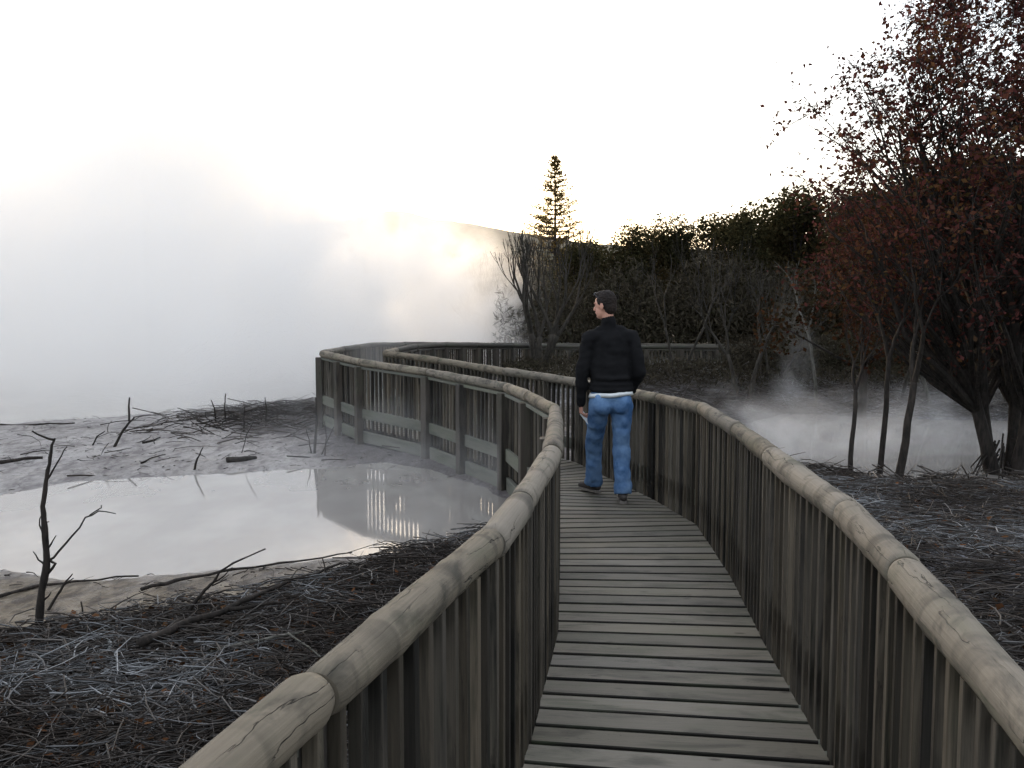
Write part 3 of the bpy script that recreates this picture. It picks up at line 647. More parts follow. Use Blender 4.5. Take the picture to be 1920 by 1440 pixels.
for k, (px, D, h, r, mt, lab, st, ln, tf) in enumerate(SAP):
    bare_tree('bare_sapling', at_base(px, 700, D), h, r, 60 + k, M[mt], lab, 'tree', 'bare saplings on the dark bank', stems=st, lean=ln, trunk_frac=tf, lvl=4, spread=0.42, curve=0.15)
# bare trees in the steam at the left end of the wood
for k, (px, D, h, lab) in enumerate([(905, 34, 4.0, 'bare tree half lost in the steam left of the wood'), (950, 33, 4.2, 'bare tree at the edge of the steam, touching the wood')]):
    bare_tree('bare_tree', at_base(px, 640, D), h, 0.07, 90 + k, M['bark_grey'], lab, 'tree', None, stems=3, trunk_frac=0.3, lvl=5, spread=0.4, curve=0.16, minr=0.007)

# ------------------------------------------------------------------ twigs and litter
def litter(name, n, sampler, lens, thick, seed, label, tilt=0.12, rlo=0.0, rhi=1.0, zj=0.05):
    rng = np.random.default_rng(seed); x, y = sampler(rng, n); n = len(x); z = height(x, y) + rng.random(n) ** 2 * zj + 0.004
    a = rng.normal(0.05, 0.75, n); a = np.where(rng.random(n) < 0.25, rng.uniform(0, PI, n), a)
    L = rng.uniform(*lens, n) * np.where(rng.random(n) < 0.06, 2.0, 1.0); ti = rng.normal(0, tilt, n)
    d = np.stack([np.cos(a) * np.cos(ti), np.sin(a) * np.cos(ti), np.sin(ti)], 1); c = np.stack([x, y, z], 1)
    sdv = np.stack([-np.sin(a), np.cos(a), np.zeros(n)], 1); upv = np.cross(d, sdv)
    rings = []; th = rng.uniform(*thick, n)[:, None]; bend = rng.normal(0, 0.12, (n, 1)) * L[:, None]; bz = np.abs(rng.normal(0, 0.05, (n, 1))) * L[:, None]
    for t, rr in ((-0.5, 1.0), (-0.15, 0.95), (0.18, 0.75), (0.5, 0.35)):
        cc = c + d * (t * L)[:, None] + sdv * bend * (0.25 - t * t) * 4 + upv * bz * (0.25 - t * t) * 4
        for k in range(3):
            an = 2 * PI * k / 3; rings.append(cc + (sdv * math.cos(an) + upv * math.sin(an)) * th * rr)
    v = np.stack(rings, 1); m = v.shape[1]; base = (np.arange(n) * m)[:, None, None]; q = []
    for i in range(3):
        for k in range(3): q.append([i * 3 + k, i * 3 + (k + 1) % 3, (i + 1) * 3 + (k + 1) % 3, (i + 1) * 3 + k])
    f = (base + np.array(q)[None]).reshape(-1, 4); low = height(x, y); r = rng.random((n, 2)); patch = np.clip(fbm(x * 1.3 + 5, y * 1.3) * 1.7 + 0.5, 0, 1)
    r[:, 0] = np.clip(rlo + (rhi - rlo) * (0.55 * r[:, 0] ** 1.3 + 0.6 * (patch - 0.15)), 0, 1)
    o = np_mesh(name, v.reshape(-1, 3), f, M['twigs'], None, np.repeat(r, 9, axis=0)); return tag(o, label, 'twigs', None, 'stuff')
LPa = np.array([[p.x, p.y] for p in LP]); RPa = np.array([[p.x, p.y] for p in RP])
def s_left(rng, n):
    x = rng.uniform(-5.2, 0.3, n * 3); y = rng.uniform(3.0, 8.0, n * 3); xl = np.interp(y, LPa[:9, 1], LPa[:9, 0])
    tt = np.maximum(x + 2.95, 0); lim = 5.3 + 0.42 * tt + 0.28 * tt ** 2 + 0.8 * fbm(x * 1.6, y * 1.6); ok = (x < xl - 0.05) & (y < lim) & (sdf(POOL_L, x, y) > 0.15); x, y = x[ok], y[ok]
    return x[:n], y[:n]
litter('twig_litter', 15000, s_left, (0.08, 0.42), (0.0020, 0.0058), 1, 'tangled bed of pale and dark dead twigs left of the near railing', 0.16, 0, 0.92, 0.09)
def s_right(rng, n):
    x = rng.uniform(1.1, 8.5, n * 2); y = rng.uniform(3.2, 10.6, n * 2); xl = np.interp(y, RPa[:9, 1], RPa[:9, 0])
    s = sdf(POOL_R, x, y); ok = (x > xl + 0.08) & (s > 0.08); x, y = x[ok], y[ok]; return x[:n], y[:n]
litter('twig_litter', 17000, s_right, (0.10, 0.50), (0.0025, 0.0065), 2, 'bluish grey bed of dead twigs on the ground right of the near railing', 0.14, 0, 0.92, 0.07)
def s_flat(rng, n):
    x = rng.uniform(-9, -0.3, n * 3); y = rng.uniform(10.2, 19, n * 3); s = np.minimum(sdf(POOL_L, x, y), sdf(LAKE, x, y) + .3); xl = np.interp(y, LPa[:13, 1], LPa[:13, 0])
    den = np.exp(-(((x + 3.9) / 1.3) ** 2 + ((y - 16.3) / 1.7) ** 2)) * 1.2 + 0.012; ok = (s > 0.05) & (x < xl - .1) & (rng.random(len(x)) < den); return x[ok][:n], y[ok][:n]
litter('twig_litter', 2600, s_flat, (0.15, 0.7), (0.004, 0.012), 3, 'dark brushwood heaped on the mud below the far left corner of the boardwalk', 0.22, 0, 0.55, 0.12)
def leaf_litter(name, n, sampler, seed, label):
    rng = np.random.default_rng(seed); x, y = sampler(rng, n); z = height(x, y) + rng.random(len(x)) * 0.05 + .01
    v, f, r_ = leaves_at(np.stack([x, y, z], 1), 0.055, rng, 0.01, 2.0, 0.7); o = np_mesh(name, v, f, M['leaf_dead'], None, r_); tag(o, label, 'dead leaves', None, 'stuff')
litter('twig_litter', 14000, s_left, (0.02, 0.12), (0.0012, 0.0035), 41, 'fine frosty grey twig crumbs matted under the longer twigs left of the near railing', 0.35, 0.15, 1.0, 0.07)
litter('twig_litter', 14000, s_right, (0.02, 0.14), (0.0014, 0.004), 42, 'fine frosty grey twig crumbs matted under the longer twigs right of the near railing', 0.35, 0.15, 1.0, 0.06)
leaf_litter('dead_leaves', 2200, s_left, 31, 'brown dead leaves caught among the twigs left of the near railing')
leaf_litter('dead_leaves', 2200, s_right, 32, 'brown dead leaves caught among the twigs right of the near railing')
def s_chip(rng, n):
    x = rng.uniform(-10, 0.2, n * 4); y = rng.uniform(5.3, 19, n * 4); s = np.minimum(sdf(POOL_L, x, y), sdf(LAKE, x, y)); xl = np.interp(y, LPa[:13, 1], LPa[:13, 0]); ok = (s > 0.0) & (x < xl + .2) & (rng.random(len(x)) < np.where(y < 9, 1, .35) * np.clip(fbm(x * 1.4 + 9, y * 1.4) * 4 + 0.35, 0.06, 1)); return x[ok][:n], y[ok][:n]
litter('debris', 3600, s_chip, (0.01, 0.11), (0.0015, 0.006), 8, 'small dark chips and crumbs of wood scattered over the grey mud', 0.25, 0.0, 0.5, 0.015)
def s_bank(rng, n):
    x = rng.uniform(2.0, 12, n * 2); y = rng.uniform(9.6, 22, n * 2); s = sdf(POOL_R, x, y); ok = (s > 0.02) & ((s < 0.8) | (y > 16)); return x[ok][:n], y[ok][:n]
litter('twig_litter', 7000, s_bank, (0.15, 0.6), (0.004, 0.010), 4, 'dark dead sticks lying along the banks of the steaming pool', 0.35, 0, 0.75, 0.12)

# single sticks: (kind, [(px,py)...], ground contact z offset, depth slope per px, radius0, radius1, material, label, twigs)
def stick(name, path, r0, r1, mat, label, cat='stick', group=None, D=None, dd=0.0, side=(), zoff=0.0, lying=False, n=7):
    bx = None; px, py = path[0]
    p = atz(px, py, WL + 0.05)
    for _ in range(4): p = atz(px, py, hz(p.x, p.y))
    D0 = D or p.y; pts = []
    def place(q, i):
        if lying:
            w_ = atz(q[0], q[1], hz(p.x, p.y))
            for _ in range(3): w_ = atz(q[0], q[1], hz(w_.x, w_.y) + 0.015 + zoff)
            return w_
        return atd(q[0], q[1], D0 + dd * i)
    pts = [place(q, i) for i, q in enumerate(path)]
    if not lying: pts[0] = pts[0] - Vector((0, 0, 0.05))
    fine = [];  # gentle kinks between the given points
    for i in range(len(pts) - 1):
        L = (pts[i + 1] - pts[i]).length
        for k in range(3):
            q = pts[i].lerp(pts[i + 1], k / 3); 
            if k: q = q + Vector((random.uniform(-1, 1), random.uniform(-1, 1), random.uniform(-1, 1))) * L * 0.025
            fine.append(q)
    fine.append(pts[-1]); m = len(fine); mb = MB(); mb.tube(fine, [(r0 + (r1 - r0) * i / (m - 1)) * random.uniform(.88, 1.15) for i in range(m)], n)
    for s_ in side:
        sp_ = [atd(q[0], q[1], D0 + dd * 1.0) if not lying else place(q, 0) for q in s_[0]]; f2 = []
        for i in range(len(sp_) - 1):
            f2 += [sp_[i], sp_[i].lerp(sp_[i + 1], .5) + Vector((random.uniform(-1, 1), 0, random.uniform(-1, 1))) * 0.008]
        f2.append(sp_[-1]); k2 = len(f2); mb.tube(f2, [s_[1] + (s_[2] - s_[1]) * i / (k2 - 1) for i in range(k2)], 5)
    org = Vector(pts[0]); mb.v = [Vector(q) - org for q in mb.v]
    o = mb.build(name, M[mat], smooth=True); o.location = org; return tag(o, label, cat, group)
stick('dead_sapling', [(66, 1188), (78, 1110), (88, 1050), (84, 990), (80, 950), (86, 905), (93, 870), (97, 835), (103, 822)], 0.024, 0.006, 'bark_dark', 'dark dead sapling standing on the near shore with one long side twig', 'dead tree',
      side=[([(88, 1052), (110, 1034), (135, 1005), (160, 970), (185, 958), (217, 963)], .008, .003), ([(168, 966), (188, 953), (190, 947)], .004, .003), ([(84, 905), (100, 880), (115, 855), (125, 838)], .007, .003), ([(60, 808), (80, 818), (103, 825)], .005, .008),
            ([(86, 1040), (96, 1020), (105, 1004)], .008, .003), ([(84, 1060), (72, 1050), (62, 1034)], .007, .003), ([(90, 1075), (104, 1056), (92, 1050)], .009, .008), ([(82, 1010), (74, 985), (78, 965)], .006, .003), ([(82, 985), (92, 978)], .006, .003), ([(82, 1125), (96, 1110)], .007, .003)])
stick('dead_branch', [(345, 1162), (352, 1148), (385, 1105), (400, 1092), (412, 1072), (450, 1050), (498, 1029)], 0.013, 0.004, 'bark_dark', 'dark forked branch rising from the root end of the fallen bough', 'branch', side=[([(400, 1092), (420, 1080), (436, 1064)], .006, .003), ([(398, 1098), (425, 1086)], .005, .003)])
stick('fallen_bough', [(262, 1206), (300, 1190), (350, 1166), (420, 1146), (450, 1128), (500, 1108), (560, 1084), (640, 1056)], 0.027, 0.008, 'bark_dark', 'thick fallen bough curving across the near mud toward the pool', 'branch', lying=True, zoff=0.09,
      side=[([(430, 1142), (480, 1135), (530, 1130), (560, 1128)], .016, .006), ([(300, 1190), (330, 1168), (345, 1160)], .02, .012), ([(390, 1154), (410, 1136), (436, 1128)], .008, .003), ([(470, 1122), (500, 1122), (525, 1112)], .008, .003), ([(540, 1092), (556, 1070), (575, 1062)], .006, .003), ([(330, 1176), (370, 1176), (400, 1186)], .010, .004)])
stick('fallen_branch', [(265, 1105), (330, 1088), (420, 1070), (500, 1060), (575, 1050), (660, 1036)], 0.014, 0.005, 'bark_dark', 'long straight dead branch lying along the near shoreline', 'branch', lying=True, zoff=0.02)
stick('fallen_branch', [(0, 1118), (70, 1098), (140, 1090), (260, 1080)], 0.013, 0.006, 'bark_dark', 'dead branch on the shore behind the standing sapling', 'branch', lying=True)
stick('dead_branch', [(84, 1142), (108, 1115), (124, 1090), (136, 1076)], 0.011, 0.004, 'bark_dark', 'short leaning twig just right of the standing sapling', 'branch', side=[([(118, 1100), (138, 1084)], .005, .003)])
stick('short_stake', [(618, 1098), (612, 1075), (604, 1045)], 0.006, 0.004, 'bark_dark', 'thin crooked twig standing near the shore, where the two long branches cross', 'stick')
stick('pale_driftwood', [(176, 1183), (190, 1190), (202, 1196), (207, 1207), (205, 1218)], 0.006, 0.012, 'bleached', 'white crooked piece of driftwood on the near mud', 'driftwood', lying=True, zoff=0.03)
stick('long_pole', [(395, 1220), (470, 1203), (540, 1190), (620, 1175), (700, 1160)], 0.011, 0.007, 'bark_pale', 'long pale thin pole lying across the dark twigs', 'stick', lying=True, zoff=0.06)
stick('thin_stick', [(540, 1186), (570, 1208), (605, 1236)], 0.006, 0.004, 'bark_pale', 'short pale stick crossing the long pole at an angle', 'stick', lying=True, zoff=0.08)
stick('short_stake', [(231, 1190), (229, 1158)], 0.007, 0.005, 'bark_dark', 'short dark twig stub between the sapling and the fallen bough', 'stick')
stick('short_stake', [(158, 1148), (152, 1128)], 0.006, 0.005, 'bark_dark', 'small dark stub right behind the foot of the sapling', 'stick')
FG = 'dead sticks standing in the mud flat'
FS = [([(242, 790), (243, 745)], .020, .014, 'thin upright stick at the edge of the mist over the mud flat'),
      ([(212, 838), (228, 812), (240, 795), (252, 783)], .022, .010, 'crooked stick leaning right beside the upright one on the mud flat'),
      ([(406, 790), (402, 765), (396, 750)], .016, .008, 'short stick leaning left, near the upright stick in front of the mist'),
      ([(424, 790), (421, 762), (423, 738)], .013, .008, 'short upright stick where the mud flat meets the mist'),
      ([(362, 880), (370, 860), (381, 838)], .016, .006, 'small stick leaning right at the far edge of the pool'),
      ([(172, 835), (182, 818), (197, 808)], .012, .006, 'small curved twig left of the crooked leaning stick'),
      ([(458, 808), (457, 785), (459, 762)], .013, .007, 'upright twig before the brushwood heap'),
      ([(498, 800), (500, 770), (497, 745)], .013, .007, 'thin upright twig standing in the brushwood heap'),
      ([(451, 849), (462, 815), (479, 785)], .006, .004, 'long thin slanting twig on the mud flat'),
      ([(590, 850), (592, 818), (594, 780), (592, 745)], .022, .012, 'stiff dead stem standing just left of the last railing post'),
      ([(584, 850), (580, 825), (574, 805)], .010, .005, 'thin stem leaning left out of the tuft by the last railing post'),
      ([(600, 852), (612, 830), (626, 800)], .010, .005, 'thin stem leaning right out of the tuft by the last railing post'),
      ([(608, 854), (612, 820), (608, 790)], .009, .005, 'thin straight stem at the right of the tuft by the last railing post')]
for path, a, c, lab in FS: stick('dead_stick', path, a, c, 'bark_dark', lab, 'stick', FG)
LS = [([(120, 780), (200, 775), (300, 768)], .02, 'long low branch lying along the misty edge of the flat, far left'), ([(340, 772), (370, 762), (400, 762), (433, 757)], .02, 'curved branch lying along the misty edge of the flat, near the heap'),
      ([(265, 868), (285, 858), (310, 852)], .012, 'small curved branch lying on the flat behind the pool'), ([(370, 788), (400, 800), (428, 808)], .018, 'branch lying on the flat below the short leaning stick'),
      ([(0, 868), (45, 860), (80, 858)], .03, 'dark log lying on the flat at the left edge'), ([(425, 864), (450, 862), (480, 858)], .045, 'short thick driftwood block on the flat behind the pool'),
      ([(268, 830), (285, 826), (300, 820)], .018, 'small dark chip of wood near the middle of the flat'), ([(0, 796), (70, 796), (140, 793)], .018, 'straight branch lying at the misty edge, leftmost')]
for path, a, lab in LS: stick('lying_branch', path, a, a * .5, 'bark_dark', lab, 'branch', 'dead branches lying on the mud flat', lying=True)

# ------------------------------------------------------------------ the walking man
def capsule(bm, a, c, ra, rb, sx=1.0, n=14, yaxis=None):
    """tapered capsule between a and c; sx squashes the local y"""
    a = Vector(a); c = Vector(c); d = (c - a).normalized(); ref = Vector(yaxis) if yaxis else (Vector((0, 1, 0)) if abs(d.y) < 0.9 else Vector((1, 0, 0)))
    s1 = d.cross(ref).normalized(); s2 = s1.cross(d); rings = []
    prof = []
    for k in range(5): t = PI / 2 * (1 - k / 4); prof.append((a - d * ra * math.sin(t), max(ra * math.cos(t), 1e-4)))
    for k in range(5): t = PI / 2 * (k / 4); prof.append((c + d * rb * math.sin(t), max(rb * math.cos(t), 1e-4)))
    vs = []
    for p, r in prof:
        for k in range(n): th = 2 * PI * k / n; vs.append(p + s1 * r * math.cos(th) + s2 * r * sx * math.sin(th))
    fs = [[i * n + k, i * n + (k + 1) % n, (i + 1) * n + (k + 1) % n, (i + 1) * n + k] for i in range(len(prof) - 1) for k in range(n)]
    fs += [list(range(n))[::-1], list(range((len(prof) - 1) * n, len(prof) * n))]
    bm.add(vs, fs)
def ell(bm, c, r, rot=None, n=18, m=12):
    c = Vector(c); vs = []; R = rot or Matrix.Identity(3)
    for i in range(m + 1):
        ph = PI * i / m
        for k in range(n):
            th = 2 * PI * k / n; q = Vector((r[0] * max(math.sin(ph), 1e-3) * math.cos(th), r[1] * max(math.sin(ph), 1e-3) * math.sin(th), r[2] * math.cos(ph))); vs.append(c + R @ q)
    fs = [[i * n + k, (i + 1) * n + k, (i + 1) * n + (k + 1) % n, i * n + (k + 1) % n] for i in range(m) for k in range(n)]
    fs += [list(range(n)), list(range(m * n, (m + 1) * n))[::-1]]
    bm.add(vs, fs)
def remeshed(name, mb, vox, mat, parent=None, smooth=3, fn=None):
    o = mb.build(name, mat); md = o.modifiers.new('r', 'REMESH'); md.mode = 'VOXEL'; md.voxel_size = vox; md.use_smooth_shade = True
    if smooth: ms = o.modifiers.new('s', 'SMOOTH'); ms.iterations = smooth; ms.factor = 0.5
    dg = bpy.context.evaluated_depsgraph_get(); dg.update(); me = bpy.data.meshes.new_from_object(o.evaluated_get(dg)); me.name = name
    old = o.data; o.modifiers.clear(); o.data = me; bpy.data.meshes.remove(old)
    if not len(me.materials): me.materials.append(mat)
    if fn:
        co = np.empty(len(me.vertices) * 3, np.float32); me.vertices.foreach_get('co', co); nr = np.empty(len(me.vertices) * 3, np.float32); me.vertices.foreach_get('normal', nr)
        co = co.reshape(-1, 3); co = fn(co, nr.reshape(-1, 3)); me.vertices.foreach_set('co', co.astype(np.float32).ravel()); me.update()
    me.polygons.foreach_set('use_smooth', [True] * len(me.polygons))
    if parent: o.parent = parent
    return o
def plain(name, c, rough, bs=0.0, sc=60, c2=None, spec=0.3):
    b = NB(name); tc = b.n('TexCoord').outputs['Object']; n = b.noise(tc, sc, 4); n2 = b.noise(tc, 7, 3)
    return b.surf(b.mix(b.mrange(n2, 0.35, 0.65), c, c2 or tuple(q * 0.8 for q in c)), rough, spec, n, bs, 0.004)
SKIN = plain('skin', (0.50, 0.27, 0.20), 0.5, 0.1, 90, (0.44, 0.22, 0.16)); HAIR = plain('dark_hair', (0.009, 0.006, 0.005), 0.8, 0.9, 160, (0.018, 0.011, 0.008))
FLEECE = plain('black_fleece', (0.0075, 0.0075, 0.0085), 0.95, 0.5, 130, (0.011, 0.011, 0.012), 0.1); SHIRT = plain('white_cotton', (0.75, 0.78, 0.80), 0.8); SHOE = plain('grey_leather', (0.07, 0.06, 0.055), 0.6, 0.2); SOLE = plain('rubber_sole', (0.22, 0.20, 0.18), 0.7)
b = NB('blue_denim'); tc = b.n('TexCoord').outputs['Object']; n = b.noise(tc, 5, 4, 0.6); n2 = b.noise(b.map(tc, (400, 400, 90)), 1, 2)
xyz = b.n('SeparateXYZ', i_0=tc)
M['denim'] = b.surf(b.mix(b.math('MULTIPLY', n2, 0.3), b.mix(b.mrange(n, 0.38, 0.62), (0.05, 0.115, 0.25), (0.16, 0.27, 0.45)), (0.035, 0.08, 0.17)), 0.9, 0.1, b.noise(tc, 18, 4), 0.35, 0.02)

pX, pY = 0.877, 8.30; pz = -0.075
man_b = MB()
HC = Vector((-0.055, 0.01, 1.765)); fd = Vector((-0.84, 0.54, -0.06)).normalized(); sdir = Vector((-fd.y, fd.x, 0)).normalized(); upd = fd.cross(sdir).normalized(); upd = upd if upd.z > 0 else -upd
RH = Matrix((fd, sdir, upd)).transposed()
def hd_(f, s, u): return HC + fd * f + sdir * s + upd * u
ell(man_b, hd_(-0.005, 0, 0.02), (0.098, 0.076, 0.10), RH); ell(man_b, hd_(0.03, 0, -0.055), (0.062, 0.056, 0.075), RH); ell(man_b, hd_(0.06, 0, -0.098), (0.028, 0.028, 0.022), RH)
capsule(man_b, hd_(0.085, 0, 0.0), hd_(0.105, 0, -0.035), 0.010, 0.015); ell(man_b, hd_(0.083, 0, 0.018), (0.014, 0.055, 0.011), RH)
ell(man_b, hd_(0.088, 0, -0.062), (0.012, 0.024, 0.006), RH); ell(man_b, hd_(0.086, 0, -0.072), (0.011, 0.021, 0.006), RH)
for s_ in (-1, 1):
    ell(man_b, hd_(-0.005, s_ * 0.078, -0.012), (0.018, 0.010, 0.032), RH); ell(man_b, hd_(0.078, s_ * 0.030, 0.002), (0.011, 0.013, 0.010), RH)
capsule(man_b, (-0.035, 0.0, 1.72), (-0.012, 0.0, 1.52), 0.052, 0.054)
ell(man_b, (0, 0, 1.33), (0.155, 0.09, 0.18)); ell(man_b, (0, 0, 1.05), (0.14, 0.095, 0.2)); ell(man_b, (0, 0, 0.95), (0.15, 0.10, 0.12)); capsule(man_b, (-.16, 0, 1.46), (.16, 0, 1.46), .04, .04)
ShL, ElL, WrL = Vector((-0.20, 0, 1.47)), Vector((-0.265, -0.02, 1.16)), Vector((-0.268, 0.06, 0.875)); ShR, ElR, WrR = Vector((0.20, 0, 1.47)), Vector((0.262, -0.05, 1.17)), Vector((0.205, 0.13, 0.985))
for S, E, Wr in ((ShL, ElL, WrL), (ShR, ElR, WrR)): capsule(man_b, S + Vector((0, 0, -.03)), E, .040, .036); capsule(man_b, E, Wr, .036, .024)
HpL, KnL, AnL = Vector((-0.10, 0, 0.90)), Vector((-0.125, 0.27, 0.52)), Vector((-0.105, 0.46, 0.115)); HpR, KnR, AnR = Vector((0.105, 0, 0.90)), Vector((0.115, 0.05, 0.49)), Vector((0.125, -0.03, 0.10))
for S, E, Wr in ((HpL, KnL, AnL), (HpR, KnR, AnR)): capsule(man_b, S, E, .075, .052); capsule(man_b, E, Wr, .05, .036)
# left hand, relaxed and curled round the leaflet; right hand slid into the pocket
def hand(mb_, W, dirv, across, palm_n, curl):
    k0 = W + dirv * 0.085; capsule(mb_, W, W + dirv * 0.045, 0.022, 0.026, 0.7, yaxis=palm_n)
    for j in range(4): capsule(mb_, W + dirv * 0.03 + across * (j - 1.5) * 0.012, k0 + across * (j - 1.5) * 0.019 - dirv * abs(j - 1.2) * 0.004, 0.014, 0.0115)
    Ls = [0.068, 0.078, 0.072, 0.058]
    for j in range(4):
        p = k0 + across * (j - 1.5) * 0.0195 - dirv * abs(j - 1.2) * 0.004; ang = 0.3 + 0.1 * j; L = Ls[j]
        for sgm in range(3):
            ang += curl * (0.7 + 0.12 * j); q = p + (dirv * math.cos(ang) + palm_n * math.sin(ang)) * L * (0.44, 0.32, 0.24)[sgm]; capsule(mb_, p, q, 0.0088 - 0.0008 * sgm, 0.0082 - 0.0009 * sgm, n=10); p = q
    t0 = W + dirv * 0.025 - across * 0.024; t1 = t0 + dirv * 0.032 - across * 0.018 + palm_n * 0.014; t2 = t1 + dirv * 0.030 + palm_n * 0.016; capsule(mb_, t0, t1, 0.0125, 0.0105, n=10); capsule(mb_, t1, t2, 0.0100, 0.0085, n=10)
hand(man_b, WrL, Vector((0.05, 0.10, -1)).normalized(), Vector((0.12, -1, 0.0)).normalized(), Vector((1, 0.12, 0)).normalized(), 0.42)
hand(man_b, WrR, Vector((-0.35, 0.25, -0.9)).normalized(), Vector((-0.3, -0.9, 0)).normalized(), Vector((-0.9, 0.3, 0)).normalized(), 0.2)
man = remeshed('person', man_b, 0.0042, SKIN, None, 2); man.location = (pX, pY, pz); man.scale = (0.96, 1, 1)
tag(man, 'man in a black fleece and blue jeans walking away along the boardwalk, looking left', 'person')
def folds(amp, fr):
    def f(co, nr):
        out_ = co.copy()
        for i in range(len(co)):
            x, y, z = co[i]; v = mnoise.noise((x * fr, y * fr, z * fr * 1.7)) * amp + mnoise.noise((x * fr * 2.3 + 5, y * fr * 2.3, z * fr * 3.4)) * amp * 0.5
            out_[i] += nr[i] * v
        return out_
    return f
# jacket
jk = MB(); ell(jk, (0, 0.0, 1.37), (0.190, 0.128, 0.20)); ell(jk, (0.0, -0.005, 1.18), (0.200, 0.138, 0.27)); capsule(jk, (-.165, 0, 1.475), (.165, 0, 1.475), .075, .075, 1.1)
capsule(jk, (-0.095, 0, 1.53), (0.095, 0, 1.53), .055, .055); capsule(jk, (-.01, -.005, 1.50), (-.022, -.005, 1.615), .078, .066)
for zz, rx in ((1.12, .198), (1.06, .206), (1.02, .214)): ell(jk, (0.008, 0, zz), (rx, 0.165, 0.05))
for S, E, Wr in ((ShL, ElL, WrL), (ShR, ElR, WrR)): capsule(jk, S, E, .072, .062); capsule(jk, E, Wr + (E - Wr) * .06, .064, .047); ell(jk, Wr + (E - Wr) * .08, (.047, .047, .03))
remeshed('jacket', jk, 0.009, FLEECE, man, 4, folds(0.012, 7))
# jeans: wide straight legs with open hems
jn = MB(); ell(jn, (0.0, 0.0, 0.93), (0.198, 0.138, 0.13)); ell(jn, (-.085, -.035, .90), (.105, .115, .12)); ell(jn, (.09, -.035, .90), (.105, .115, .12))
for H, K, A, s_ in ((HpL, KnL, AnL, -1), (HpR, KnR, AnR, 1)):
    hip = H + Vector((0.0 * s_, 0, -0.03)); capsule(jn, hip, K, .106, .082); low = A + Vector((0, 0, -0.03)); capsule(jn, K, K.lerp(low, .5), .082, .078)
    a_ = K.lerp(low, .45); dv = (low - a_).normalized(); N_ = 16; s1 = dv.cross(Vector((0, 1, 0))).normalized(); s2 = s1.cross(dv)
    vs = [p + s1 * r * math.cos(2 * PI * k / N_) + s2 * r * 1.08 * math.sin(2 * PI * k / N_) for p, r in ((a_, .077), (low + Vector((0, 0, .0)), .088)) for k in range(N_)]
    jn.add(vs, [[k, (k + 1) % N_, N_ + (k + 1) % N_, N_ + k] for k in range(N_)] + [list(range(N_))[::-1], list(range(N_, 2 * N_))])
remeshed('jeans', jn, 0.009, M['denim'], man, 4, folds(0.014, 6))
# shirt hem showing under the jacket
sh = MB(); N_ = 40; vs = []
for (z_, rx, ry) in ((0.99, .196, .150), (0.957, .212, .164), (0.963, .208, .160), (0.995, .190, .144)):
    for k in range(N_): th = 2 * PI * k / N_; vs.append(Vector((0.006 + rx * math.cos(th), ry * math.sin(th), z_ + 0.014 * math.cos(th) + 0.003 * math.sin(5 * th))))
sh.add(vs, [[i * N_ + k, i * N_ + (k + 1) % N_, ((i + 1) % 4) * N_ + (k + 1) % N_, ((i + 1) % 4) * N_ + k] for i in range(4) for k in range(N_)])
sh.build('shirt_hem', SHIRT, man, smooth=True)
# hair, sunglasses pushed up on the head
hr = MB(); ell(hr, hd_(-0.018, 0, 0.032), (0.100, 0.085, 0.100), RH); ell(hr, hd_(-0.052, 0, -0.018), (0.062, 0.074, 0.075), RH); ell(hr, hd_(0.035, 0, 0.085), (0.055, 0.06, 0.04), RH)
remeshed('hair', hr, 0.005, HAIR, man, 2, folds(0.005, 45))
gl = MB(); GM = plain('dark_lens', (0.02, 0.02, 0.025), 0.15, spec=0.6)
for s_ in (-1, 1): ell(gl, hd_(0.078, s_ * 0.033, 0.095), (0.008, 0.028, 0.020), RH); gl.tube([hd_(0.075, s_ * 0.06, 0.095), hd_(0.03, s_ * 0.086, 0.07), hd_(-0.02, s_ * 0.088, 0.03)], [.003] * 3, 6)
gl.tube([hd_(0.085, -0.01, 0.098), hd_(0.085, 0.01, 0.098)], [.003] * 2, 6); gl.build('sunglasses', GM, man, smooth=True)
def shoe(A, dirv, lift):
    dirv = Vector(dirv).normalized(); sm = MB(); z0 = 0.035; heel = Vector((A.x, A.y, 0)) - dirv * 0.055
    capsule(sm, heel + Vector((0, 0, .055 + lift)), heel + dirv * .10 + Vector((0, 0, .06 + lift * .5)), .038, .042, n=14); capsule(sm, heel + dirv * .09 + Vector((0, 0, .052)), heel + dirv * .235 + Vector((0, 0, .038)), .044, .034, n=14)
    capsule(sm, Vector((A.x, A.y, .05)), Vector((A.x, A.y, .13)), .042, .042)
    o = remeshed('shoe', sm, 0.006, SHOE, man, 2, lambda co, nr: np.stack([co[:, 0], co[:, 1], np.maximum(co[:, 2], 0.018)], 1))
    so = MB(); s2 = Vector((-dirv.y, dirv.x, 0)); pr = [(-.025, .0), (-.012, .034), (.05, .036), (.12, .040), (.19, .047), (.245, .036), (.272, .0)]; out_ = [(u_, w_) for u_, w_ in pr] + [(u_, -w_) for u_, w_ in pr[-2:0:-1]]
    vs = [heel + dirv * (u_ - .012) + s2 * w_ + Vector((0, 0, z_)) for z_ in (0.001, 0.022) for u_, w_ in out_]; n_ = len(out_)
    so.add(vs, [[k, (k + 1) % n_, n_ + (k + 1) % n_, n_ + k] for k in range(n_)] + [list(range(n_))[::-1], list(range(n_, 2 * n_))]); so.build('sole', SOLE, o)
shoe(Vector((AnL.x, AnL.y, 0)), (-0.62, 0.78, 0), 0.0); shoe(Vector((AnR.x, AnR.y, 0)), (0.05, 1, 0), 0.0)
